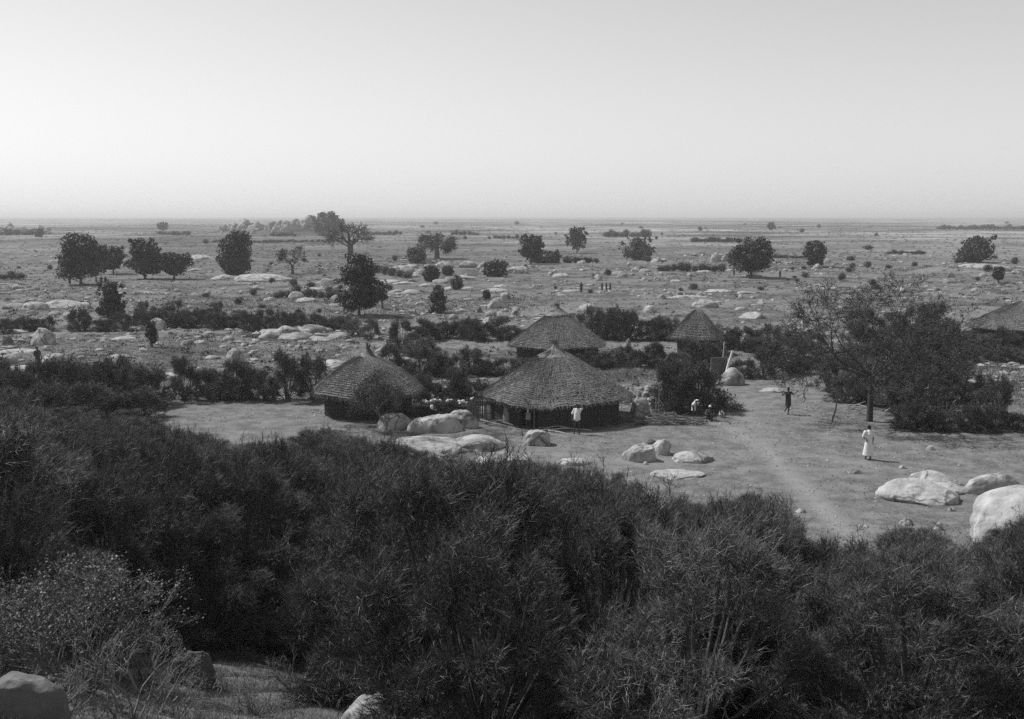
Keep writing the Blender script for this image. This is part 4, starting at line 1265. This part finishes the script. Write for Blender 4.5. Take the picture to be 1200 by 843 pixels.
# brush platform carrying them
pa = at(526, 489)
g = Geo(); pr = random.Random(4)
for i in range(90):
    x = pr.uniform(-1.6, 1.6); y = pr.uniform(-.4, .4)
    g.tube([(x, y, -.1), (x + pr.uniform(-.3, .3), y + pr.uniform(-.15, .15), pr.uniform(.4, .85))], [.02, .012], 3)
for i in range(10):
    y = -.4 + .09 * i; g.tube([(-1.65, y, .78 + pr.uniform(-.03, .03)), (0, y, .8), (1.65, y, .78 + pr.uniform(-.03, .03))], [.02, .02, .02], 4)
o = link('brush_rack', g.mesh('brush_rack', M['bark'])); o.location = pa
tag(o, 'low rack of brushwood holding gourds between the left hut and main hut', 'rack')
for i, (gx, gy) in enumerate(gpos):
    o = link('gourd', gm)
    xx = pa.x + (gx - 526) * mpp(pa.y); 
    o.location = (xx, pa.y - .3 + .6 * ((i * 37) % 10) / 10, pa.z + .84 + random.uniform(-.1, .12))
    sg = random.uniform(.45, .85); o.scale = (sg, sg, sg)
    o.rotation_euler = (random.uniform(.9, 1.8), 0, random.uniform(0, 6.28))
    tag(o, 'pale gourd on the brushwood rack between the huts', 'gourd', 'gourds on the brushwood rack')

# stone heap wall right of the main hut
random.seed(77)
for i in range(26):
    px = random.uniform(727, 764); py = random.uniform(456, 474)
    put_rock(px, py, random.uniform(5, 10), random.uniform(3, 6), 'stone in the low heap behind the right eave of the main hut', name='stone', me=random.choice(ROCKS), group='low stone heap right of the main hut', lift=random.uniform(0, .35))
for i, (px, py) in enumerate([(1051, 470), (1062, 482), (1067, 474), (1042, 484), (1049, 487), (1097, 478), (1090, 472), (1080, 488), (1056, 490)]):
    put_rock(px, py, random.uniform(6, 12), random.uniform(4, 8), 'pale stone among the dead branches under the big sparse tree', name='stone', me=random.choice(ROCKS), group='stones among the dead branches')

# ------------------------------------------------------------------ people
def body_mesh(parts, voxel, mat, name, smooth=4):
    bm = bmesh.new()
    for q in parts:
        if q[0] == 'e':       # ellipsoid: centre, radii, optional tilt about x
            _, c, r_ = q[:3]
            m4 = Matrix.Translation(c) @ (Matrix.Rotation(q[3], 4, 'X') if len(q) > 3 else Matrix()) @ Matrix.Diagonal((*r_, 1))
            bmesh.ops.create_uvsphere(bm, u_segments=20, v_segments=14, radius=1, matrix=m4)
        else:                 # tapered limb
            _, a, b, ra, rb = q[:5]
            a = Vector(a); b = Vector(b); d = b - a; L = d.length
            if L < 1e-5: continue
            rot = d.to_track_quat('Z', 'Y').to_matrix().to_4x4()
            m4 = Matrix.Translation((a + b) / 2) @ rot
            bmesh.ops.create_cone(bm, cap_ends=True, segments=16, radius1=ra, radius2=rb, depth=L, matrix=m4)
            bmesh.ops.create_uvsphere(bm, u_segments=14, v_segments=8, radius=ra, matrix=Matrix.Translation(a))
            bmesh.ops.create_uvsphere(bm, u_segments=14, v_segments=8, radius=rb, matrix=Matrix.Translation(b))
    me = bpy.data.meshes.new('tmp'); bm.to_mesh(me); bm.free()
    o = bpy.data.objects.new('tmp', me); COL.objects.link(o)
    md = o.modifiers.new('r', 'REMESH'); md.mode = 'VOXEL'; md.voxel_size = voxel; md.use_smooth_shade = True
    s = o.modifiers.new('s', 'SMOOTH'); s.factor = .5; s.iterations = smooth
    dg = bpy.context.evaluated_depsgraph_get(); dg.update()
    out = bpy.data.meshes.new_from_object(o.evaluated_get(dg))
    bpy.data.objects.remove(o); bpy.data.meshes.remove(me)
    out.name = name; out.materials.clear(); out.materials.append(M[mat])
    out.polygons.foreach_set('use_smooth', [True] * len(out.polygons))
    return out

def hand(parts, wrist, elbow, side, curl=.4):
    w = Vector(wrist); d = (w - Vector(elbow)).normalized()
    n = Vector((0, -1, 0)) if abs(d.y) < .8 else Vector((0, 0, 1))
    s = d.cross(n).normalized(); n = s.cross(d).normalized()
    palm = w + d * .05
    parts.append(('l', w, w + d * .085, .024, .030))
    for i, (o_, L) in enumerate(((-.027, .066), (-.009, .078), (.009, .073), (.026, .058))):
        b0 = w + d * .085 + s * o_
        m0 = b0 + d * L * .55 + n * L * curl * .25; t0 = m0 + (d * .8 + n * curl).normalized() * L * .5
        parts.append(('l', b0, m0, .0092, .0086)); parts.append(('l', m0, t0, .0086, .0075))
    b0 = w + d * .03 - s * .026 * side
    parts.append(('l', b0, b0 + d * .035 - s * .032 * side, .012, .010))
    parts.append(('l', b0 + d * .035 - s * .032 * side, b0 + d * .065 - s * .036 * side, .010, .008))

def person(px, py, J, label, Hm=1.68, rz=0, clothes=(), vox=.011, group=None, hands=True, proto=None):
    """J: joints in a 1.7 m frame, facing -y. base z = 0 at the soles"""
    loc = at(px, py)
    root = empty('person', loc, rz, (Hm / 1.7,) * 3)
    tag(root, label, 'person', group)
    if proto:
        for nm, me in proto: part(nm, me, root)
        return root, proto
    h = Vector(J['head']); nk = Vector(J['neck']); ch = Vector(J['chest']); pv_ = Vector(J['pelvis'])
    P = []
    P.append(('e', h, (.075, .092, .112)))
    f = Vector(J.get('face', (0, -1, 0))).normalized()
    sd = Vector((0, 0, 1)).cross(f).normalized()
    P.append(('e', h + f * .03 - Vector((0, 0, .045)), (.055, .06, .06)))
    P.append(('l', h + f * .085 + Vector((0, 0, .01)), h + f * .103 - Vector((0, 0, .022)), .009, .015))
    P.append(('l', h + f * .08 - Vector((0, 0, .052)) - sd * .02, h + f * .08 - Vector((0, 0, .052)) + sd * .02, .010, .010))
    for s in (-1, 1):
        P.append(('e', h + sd * s * .076 - Vector((0, 0, .008)), (.012, .02, .03)))
        P.append(('e', h + f * .076 + sd * s * .03 + Vector((0, 0, .022)), (.016, .012, .010)))
    P.append(('l', nk, h - Vector((0, 0, .05)), .055, .05))
    P.append(('l', nk - Vector((0, 0, .02)), ch, .075, .12))
    P.append(('e', ch, (.165, .105, .17)))
    P.append(('l', ch, pv_, .115, .12))
    P.append(('e', pv_, (.155, .115, .11)))
    for s, t in (('L', -1), ('R', 1)):
        sh, el, wr_ = (Vector(J[a + s]) for a in ('sh', 'el', 'wr'))
        P.append(('l', nk - Vector((0, 0, .03)), sh, .05, .055))
        P.append(('l', sh, el, .052, .038)); P.append(('l', el, wr_, .037, .024))
        if hands: hand(P, wr_, el, t)
        else: P.append(('e', wr_ + (wr_ - el).normalized() * .07, (.03, .03, .05)))
        hp, kn, an = (Vector(J[a + s]) for a in ('hp', 'kn', 'an'))
        P.append(('l', hp, kn, .088, .055)); P.append(('l', kn, an, .056, .034))
        P.append(('e', kn + (an - kn) * .25 + Vector((0, .012, 0)), (.05, .052, .09)))
        ft = Vector(J.get('ft' + s, (an + f * .13) - Vector((0, 0, .05))))
        P.append(('l', an + Vector((0, 0, -.035)) - f * .03, ft, .035, .028))
    meshes = [('body', body_mesh(P, vox, 'skin', 'body'))]
    hair = [('e', h + Vector((0, 0, .03)) - f * .012, (.083, .097, .098))]
    meshes.append(('hair', body_mesh(hair, .012, J.get('hairmat', 'hair'), 'hair', 1)))
    for nm, mat, ps in clothes:
        meshes.append((nm, body_mesh(ps, .014, mat, nm, 3)))
    for nm, me in meshes: part(nm, me, root)
    return root, meshes

def std(**kw):
    J = dict(head=(0, -.01, 1.585), neck=(0, 0, 1.42), chest=(0, 0, 1.24), pelvis=(0, 0, .95),
             shL=(-.19, 0, 1.38), elL=(-.25, .02, 1.10), wrL=(-.27, -.03, .86), shR=(.19, 0, 1.38), elR=(.25, .02, 1.10), wrR=(.27, -.03, .86),
             hpL=(-.09, 0, .90), knL=(-.10, -.01, .50), anL=(-.10, .01, .09), hpR=(.09, 0, .90), knR=(.10, -.01, .50), anR=(.10, .01, .09))
    J.update(kw); return J

def skirt(z0, z1, r0, r1, cx=0, cy=0, sq=.75, n=7):
    out = []; n = n * 3
    for i in range(n + 1):
        t = i / n; out.append(('e', Vector((cx, cy, z0 + (z1 - z0) * t)), (r0 + (r1 - r0) * t, (r0 + (r1 - r0) * t) * sq, abs(z1 - z0) / n * 1.6)))
    return out

# woman in the long white dress, seen from behind, walking away
J = std(face=(.1, 1, 0), head=(0, .01, 1.575), wrR=(.24, .06, .86), wrL=(-.20, -.12, 1.02), elL=(-.27, .03, 1.14), anL=(-.09, .05, .09), anR=(.10, -.05, .09))
dress = skirt(.24, .98, .27, .165, sq=.8, n=9) + [('l', (0, 0, .98), (0, 0, 1.24), .15, .165), ('e', (0, 0, 1.27), (.185, .125, .15)),
         ('l', (0, 0, 1.36), (0, 0, 1.42), .12, .08), ('l', (-.13, 0, 1.36), (-.20, 0, 1.36), .075, .085), ('l', (.13, 0, 1.36), (.20, 0, 1.36), .075, .085),
         ('l', (-.20, 0, 1.36), (-.265, .03, 1.15), .08, .065), ('l', (.20, 0, 1.36), (.25, .02, 1.14), .08, .065)]
person(1017, 539, J, 'person in a long white dress seen from behind, standing in the right yard', 1.72, R(8), [('dress', 'white_cloth', dress)], .010)

# man in white shirt, hands up at his head
J = std(elR=(.30, -.12, 1.46), wrR=(.14, -.14, 1.62), elL=(-.27, -.02, 1.12), wrL=(-.24, -.12, .90), knL=(-.12, -.04, .50), anL=(-.15, .02, .09), anR=(.16, -.08, .09), knR=(.13, -.08, .5))
shirt = [('e', (0, 0, 1.24), (.20, .14, .19)), ('l', (0, 0, 1.2), (0, 0, .90), .17, .19), ('e', (0, 0, .85), (.20, .15, .12)), ('l', (0, 0, 1.36), (0, 0, 1.42), .11, .075),
         ('l', (-.14, 0, 1.37), (-.26, .0, 1.15), .085, .07), ('l', (.14, 0, 1.37), (.29, -.11, 1.45), .085, .065), ('l', (.19, 0, 1.37), (.1, 0, 1.2), .08, .1)]
person(676, 509, J, 'person in a loose white shirt standing before the main hut, one hand at the head', 1.66, R(-15), [('shirt', 'white_cloth', shirt)], .010)

# figure in dark cloth with outstretched arms, one leg lifted
J = std(elR=(.36, .10, 1.22), wrR=(.52, -.06, 1.40), elL=(-.33, .08, 1.20), wrL=(-.44, -.10, 1.36), pelvis=(.02, 0, .97), knL=(-.06, -.12, .56), anL=(-.16, .04, .24), ftL=(-.24, -.08, .2),
        anR=(.02, -.02, .09), knR=(.06, -.04, .5))
cl = skirt(.55, 1.0, .19, .175, cx=.01, sq=.85, n=6) + [('l', (0, 0, 1.0), (0, 0, 1.24), .16, .165), ('e', (0, 0, 1.28), (.19, .13, .13)), ('l', (-.1, 0, 1.36), (-.2, 0, 1.37), .07, .07), ('l', (.1, 0, 1.36), (.2, 0, 1.37), .07, .07)]
person(923, 485, J, 'person in dark cloth balancing on one leg with half raised arms at the yard gap', 1.66, R(10), [('wrap', 'dark_cloth', cl)], .010)

# figure in the doorway of the main hut
J = std(elR=(.34, -.15, 1.22), wrR=(.18, -.34, 1.30), elL=(-.40, -.08, 1.24), wrL=(-.58, -.20, 1.12))
person(619, 503, J, 'dark person with a pale cloth on one shoulder in the main hut doorway', 1.55, R(5),
       [('loincloth', 'grey_cloth', skirt(.62, .98, .17, .165, sq=.85, n=4)), ('shoulder_cloth', 'white_cloth', [('e', (.0, -.02, 1.36), (.15, .1, .08)), ('l', (-.02, -.1, 1.34), (-.04, -.14, 1.05), .045, .03)])])

# seated / bending group at the rounded bushes
SIT = dict(pelvis=(0, .05, .16), chest=(0, -.02, .46), neck=(0, -.06, .64), head=(0, -.09, .79), shL=(-.18, -.05, .60), shR=(.18, -.05, .60), elL=(-.24, -.22, .38), elR=(.24, -.22, .38),
           wrL=(-.10, -.42, .40), wrR=(.10, -.42, .40), hpL=(-.09, .02, .14), hpR=(.09, .02, .14), knL=(-.15, -.36, .46), knR=(.15, -.36, .46), anL=(-.12, -.42, .08), anR=(.12, -.42, .08))
person(832, 492, dict(SIT, hairmat='white_cloth'), 'person with a white head cloth squatting at the foot of the rounded twig bushes', 1.7, R(-20), [('cloth', 'dark_cloth', [('l', (0, .04, .18), (0, -.02, .48), .17, .16)])])
person(845, 488, dict(SIT), 'small child in a pale wrap squatting rightmost at the rounded twig bushes', 1.15, R(25), [('wrap', 'white_cloth', [('l', (0, .04, .18), (0, -.02, .48), .18, .17), ('e', (0, -.2, .3), (.2, .2, .14))])])
BEND = std(pelvis=(0, .10, .86), chest=(.06, -.14, 1.08), neck=(.1, -.27, 1.20), head=(.14, -.36, 1.30), shL=(-.12, -.22, 1.18), shR=(.26, -.22, 1.14), elL=(-.18, -.36, .94), wrL=(-.12, -.45, .72), elR=(.30, -.34, .90), wrR=(.22, -.42, .70), hpL=(-.09, .08, .84), hpR=(.09, .08, .84))
person(814, 489, BEND, 'person in a pale wrap bending forward, left of the squatting pair by the bushes', 1.5, R(30), [('wrap', 'white_cloth', [('l', (0, .1, .86), (.06, -.14, 1.1), .16, .17)] + skirt(.5, .88, .19, .16, cy=.09, n=4))])

# lone figure in the left field
person(45, 433, std(elL=(-.22, -.05, 1.12), wrL=(-.12, -.16, 1.0), elR=(.24, 0, 1.12)), 'lone dark clad person standing between pale rocks in the left field', 1.7, R(40),
       [('cloak', 'dark_cloth', skirt(.45, 1.0, .20, .18, sq=.9, n=5) + [('l', (0, 0, 1.0), (0, 0, 1.3), .18, .19), ('e', (0, 0, 1.32), (.22, .15, .12)), ('l', (-.2, 0, 1.34), (-.24, -.04, 1.1), .08, .08)])])
# far group
Jf = std(); cf = [('cloak', 'dark_cloth', skirt(.4, 1.0, .21, .18, sq=.9, n=5) + [('l', (0, 0, 1.0), (0, 0, 1.3), .18, .19), ('e', (0, 0, 1.32), (.22, .15, .12))])]
_, pm_ = person(681, 344, Jf, 'tall dark clad person standing apart, left of the distant group', 1.72, 0, cf, .016, hands=False)
for i, (px, py, hh) in enumerate([(705.5, 341, 1.35), (710.5, 340.5, 1.3), (715, 341, 1.4)]):
    person(px, py, Jf, ('leftmost', 'middle', 'rightmost')[i] + ' of three small dark clad persons standing together in the middle distance', hh, R(40 * i), proto=pm_, group='three distant persons')
for i, (px, py) in enumerate([(82, 336), (119, 336), (124, 336), (860, 325), (914, 327)]):
    person(px, py, Jf, ['tiny dark figure under the tall broad dark tree at left', 'tiny dark figure right of the tall broad dark tree', 'second tiny dark figure right of the tall broad dark tree',
                       'tiny dark figure at the left under the broad round headed tree', 'tiny dark figure at the right of the broad round headed tree'][i], 1.6, R(30 * i), proto=pm_)

# ------------------------------------------------------------------ foreground leafy shrub, dry twigs, grass
def leafy_shrub(px, py, label, seed, W, H, mat, nst=26, leafn=5, ls=.03):
    p = at(px, py); pr = random.Random(seed); rd = np.random.default_rng(seed)
    root = empty('shrub', p); tag(root, label, 'bush')
    g = Geo(); tips = []
    for i in range(nst):
        a = pr.uniform(0, 6.28); q = pr.uniform(.1, .5)
        branches(g, (math.cos(a) * q * W * .25, math.sin(a) * q * W * .2, -.05), (math.cos(a) * q * 1.6, math.sin(a) * q * 1.2, pr.uniform(.5, 1.1)), H * .36, .014, 4, pr, .6, (2, 3), tips, .22, .02, .74, 4, .7, .0022)
    part('stems', g.mesh('stems', M['bark_pale']), root)
    if leafn:
        T = np.array([list(t[0]) for t in tips]); n = len(T) * leafn
        P = np.repeat(T, leafn, 0) + rd.normal(size=(n, 3)) * ls * 1.6
        g = Geo(); g.leaves(P, rd.normal(size=(n, 3)) + [0, 0, .8], ls * rd.uniform(.5, 1.1, n), .6)
        part('leaves', g.mesh('leaves', M[mat]), root)
    return root
leafy_shrub(95, 812, 'leafy shrub with small glossy leaves in the lower left foreground', 801, 1.5, 1.35, 'leaf_gloss', 26, 4, .020)
leafy_shrub(165, 800, 'leafy shrub with pale twigs left of the rounded foreground boulder', 802, 1.0, 1.0, 'leaf_gloss', 18, 3, .018)
leafy_shrub(30, 790, 'leafy shrub behind the large dark sided corner boulder', 803, 1.3, 1.1, 'leaf_gloss', 20, 4, .020)
leafy_shrub(492, 842, 'dry leafless twiggy shrub right of the pale domed boulder at the bottom', 804, .5, .62, 'leaf', 7, 0)
leafy_shrub(560, 850, 'second dry leafless shrub at the bottom edge, farther right', 805, .5, .5, 'leaf', 5, 0)
leafy_shrub(345, 812, 'dry leafless shrub at the edge of the sunlit grass bank', 806, .6, .65, 'leaf', 7, 0)
leafy_shrub(395, 830, 'low dry shrub left of the pale domed boulder at the bottom', 807, .5, .5, 'leaf', 7, 0)
leafy_shrub(150, 845, 'dry twiggy shrub at the bottom edge between the two left boulders', 808, .8, .7, 'leaf', 9, 0)

for i, (sx_, sy_, sw_) in enumerate([(250, 815, .5), (300, 838, .45), (205, 838, .6), (380, 800, .4), (60, 850, .5), (520, 815, .5)]):
    leafy_shrub(sx_, sy_, ('dry tangled twig shrub in front of the rounded foreground boulder', 'dry twig shrub low on the grass bank near the bottom edge', 'tangled dry shrub between the rounded boulder and the corner boulder',
        'dry twig shrub at the upper right of the grass bank', 'dry shrub standing at the front of the corner boulder', 'dry leafless shrub at the dark thicket edge above the bottom twigs')[i], 820 + i, sw_, .45, 'leaf', 7, 0)

def grass_field(name, label, region, n, hgt, mat, seed, soft=0, r=.004, spread=.5, group=None, softedge=True):
    rd = np.random.default_rng(seed)
    # sample world points inside polygon
    xs = [p_[0] for p_ in region]; ys = [p_[1] for p_ in region]
    X = rd.uniform(min(xs), max(xs), n * 3); Y = rd.uniform(min(ys), max(ys), n * 3)
    m = poly_mask(X, Y, region, 8) > rd.uniform(.3, 1, len(X)) * (.9 if softedge else .5)
    nn = .5 + .5 * np.sin(X * 1.9 + np.sin(Y * 1.3) * 2) * np.sin(Y * 2.3 + X * .4)
    m &= rd.uniform(0, 1, len(X)) < (.25 + nn)
    X = X[m][:n]; Y = Y[m][:n]
    Z = zfun(X, Y) - .02
    P = np.stack([X, Y, Z], -1)
    D = unit(rd.normal(size=P.shape) * [spread, spread, .1] + [0, 0, 1])
    g = Geo(); g.spikes(P, D, hgt * rd.uniform(.4, 1.2, len(P)), r)
    o = link(name, g.mesh(name, M[mat])); tag(o, label, 'grass', kind='stuff'); return o
grass_field('grass', 'short dry grass on the sunlit bank in the foreground', wpts([(150, 900), (170, 800), (250, 770), (340, 775), (460, 800), (600, 825), (600, 900)]), 60000, .15, 'grass', 901, r=.003, spread=.8)
grass_field('dark_grass', 'dark tangled grass under the foreground shrubs', wpts([(-120, 900), (-120, 745), (240, 750), (250, 800), (200, 900)]), 40000, .2, 'grass_dark', 902, r=.004, spread=.8)
grass_field('field_grass', 'sparse dry grass over the left field', wpts([(-60, 432), (-60, 392), (420, 392), (400, 440), (200, 460)]), 26000, .20, 'grass', 903, r=.016, spread=.5)
grass_field('weeds', 'low weeds and stubble at the edges of the yard', wpts([(560, 560), (700, 552), (830, 560), (930, 600), (1000, 650), (1100, 620), (1180, 650), (1000, 720), (700, 640)]), 9000, .13, 'grass_dark', 904, r=.008, spread=.7)
grass_field('meadow_grass', 'tufted dry grass beyond the hedge in the middle field', wpts([(150, 379), (215, 350), (380, 344), (520, 352), (640, 346), (670, 358), (560, 372), (400, 380)]), 9000, .38, 'grass', 905, r=.03, spread=.4)
grass_field('right_grass', 'rough grass between the two hedges at the right edge', wpts([(1080, 480), (1100, 420), (1240, 420), (1240, 480)]), 9000, .3, 'grass_dark', 906, r=.016, spread=.5)
grass_field('strip_grass', 'dry grass on the small strip of field between the huts and the bushes', wpts([(690, 446), (700, 428), (785, 430), (780, 446)]), 3500, .25, 'grass', 907, r=.014, spread=.5)


def scrub(name, label, n, y0, y1, size, mat, seed, nl=12, flat=.6, xf=.56, cut=.0, sc=.05):
    rd = np.random.default_rng(seed)
    m = n * 4
    y = y0 * (y1 / y0) ** rd.uniform(0, 1, m); x = rd.uniform(-1, 1, m) * y * xf
    q = np.sin(x * sc + 2 * np.sin(y * sc * .7 + seed)) * np.sin(y * sc * .9 + 1.5 * np.sin(x * sc * 1.3)) + .6 * np.sin(x * sc * 3.1 + y * sc * 2.2 + seed)
    keep = (q > cut + rd.normal(size=m) * .35)
    for yp in (YARD, YARDL): keep &= poly_mask(x, y, yp, .5) < .5
    x = x[keep][:n]; y = y[keep][:n]; k = len(x)
    sz = size * rd.uniform(.4, 1.3, k) * (1 + y / 400)
    C = np.stack([x, y, zfun(x, y)], -1)
    off = rd.normal(size=(k, nl, 3)) * sz[:, None, None] * [.5, .5, .25]; off[:, :, 2] = np.abs(off[:, :, 2]) + .02
    P = (C[:, None, :] + off).reshape(-1, 3)
    g = Geo(); g.leaves(P, rd.normal(size=P.shape) + [0, 0, .4], np.repeat(sz, nl) * .28, .5)
    o = link(name, g.mesh(name, M[mat])); tag(o, label, 'scrub', kind='stuff')
scrub('low_scrub', 'low dark scrub dotted over the plain', 4200, 66, 1300, .34, 'leaf', 61, cut=.25, sc=.03)
scrub('grey_scrub', 'low grey scrub and dead tufts dotted over the plain', 5600, 66, 900, .30, 'leaf_grey', 62, cut=-.1, sc=.02)

def rubble(n, y0, y1, size, seed):
    rd = np.random.default_rng(seed)
    bm = bmesh.new(); bmesh.ops.create_icosphere(bm, subdivisions=1, radius=1); bm.verts.ensure_lookup_table()
    V0 = np.array([v.co[:] for v in bm.verts]); F0 = np.array([[v.index for v in f.verts] for f in bm.faces]); bm.free()
    m = n * 5
    y = y0 * (y1 / y0) ** rd.uniform(0, 1, m); x = rd.uniform(-1, 1, m) * y * .56
    q = np.sin(x * .045 + 2 * np.sin(y * .03)) * np.sin(y * .05 + 1.5 * np.sin(x * .06)) + .7 * np.sin(x * .15 + y * .11)
    keep = q > .1 + rd.normal(size=m) * .3
    for yp in (YARD, YARDL): keep &= poly_mask(x, y, yp, .5) < .5
    x = x[keep][:n]; y = y[keep][:n]; k = len(x)
    sz = size * rd.uniform(.3, 1.0, k) ** 1.5 * (1 + y / 300)
    S = np.stack([sz * rd.uniform(.7, 1.4, k), sz * rd.uniform(.8, 1.8, k), sz * rd.uniform(.35, .8, k)], -1)
    V = V0[None] * (1 + rd.uniform(-.25, .25, (k, len(V0), 1))) * S[:, None, :] + np.stack([x, y, zfun(x, y)], -1)[:, None, :]
    Fx = (F0[None] + (np.arange(k) * len(V0))[:, None, None]).reshape(-1, 3)
    g = Geo(); g.add(V.reshape(-1, 3), Fx)
    o = link('rubble', g.mesh('rubble', M['granite_far'])); tag(o, 'small pale granite rubble strewn over the plain', 'rubble', kind='stuff')
rubble(2800, 70, 330, .36, 63)
def pebbles(n, seed):
    rd = np.random.default_rng(seed)
    V0 = np.array([[1, 0, 0], [-1, 0, 0], [0, 1, 0], [0, -1, 0], [0, 0, 1], [0, 0, -1]], float)
    F0 = np.array([[0, 2, 4], [2, 1, 4], [1, 3, 4], [3, 0, 4], [2, 0, 5], [1, 2, 5], [3, 1, 5], [0, 3, 5]])
    y = rd.uniform(30, 66, n); x = rd.uniform(-.55, .55, n) * y; sz = rd.uniform(.02, .07, n) * (1 + (rd.uniform(0, 1, n) > .97))
    V = V0[None] * (1 + rd.uniform(-.3, .3, (n, 6, 1))) * np.stack([sz, sz, sz * .6], -1)[:, None, :] + np.stack([x, y, zfun(x, y) + .01], -1)[:, None, :]
    g = Geo(); g.add(V.reshape(-1, 3), (F0[None] + (np.arange(n) * 6)[:, None, None]).reshape(-1, 3))
    o = link('pebbles', g.mesh('pebbles', M['granite'])); tag(o, 'loose pebbles strewn over the trodden yard', 'pebbles', kind='stuff')
pebbles(3600, 64)
def litter(n, seed):
    rd = np.random.default_rng(seed)
    y = rd.uniform(32, 66, n * 3); x = rd.uniform(-.55, .55, n * 3) * y
    q = np.sin(x * .5 + 2 * np.sin(y * .35)) * np.sin(y * .6 + 1.3 * np.sin(x * .4)) + rd.normal(size=n * 3) * .4
    x = x[q > .1][:n]; y = y[q > .1][:n]; k = len(x)
    g = Geo(); a = rd.uniform(0, 6.28, k)
    P = np.stack([x, y, zfun(x, y) + .03], -1); D = unit(np.stack([np.cos(a), np.sin(a), rd.uniform(0, .5, k)], -1))
    g.spikes(P, D, rd.uniform(.05, .22, k), rd.uniform(.006, .016, k))
    g.leaves(P + rd.normal(size=P.shape) * [.3, .3, .01], rd.normal(size=P.shape) * .4 + [0, 0, 1], rd.uniform(.02, .06, k))
    o = link('litter', g.mesh('litter', M['bark'])); tag(o, 'dark twig and leaf litter strewn over the trodden yard', 'litter', kind='stuff')
litter(5200, 65)
for o_ in bpy.data.objects:
    if 'label' in o_ and not 4 <= len(o_['label'].split()) <= 16: print('LABEL', len(o_['label'].split()), o_['label'])
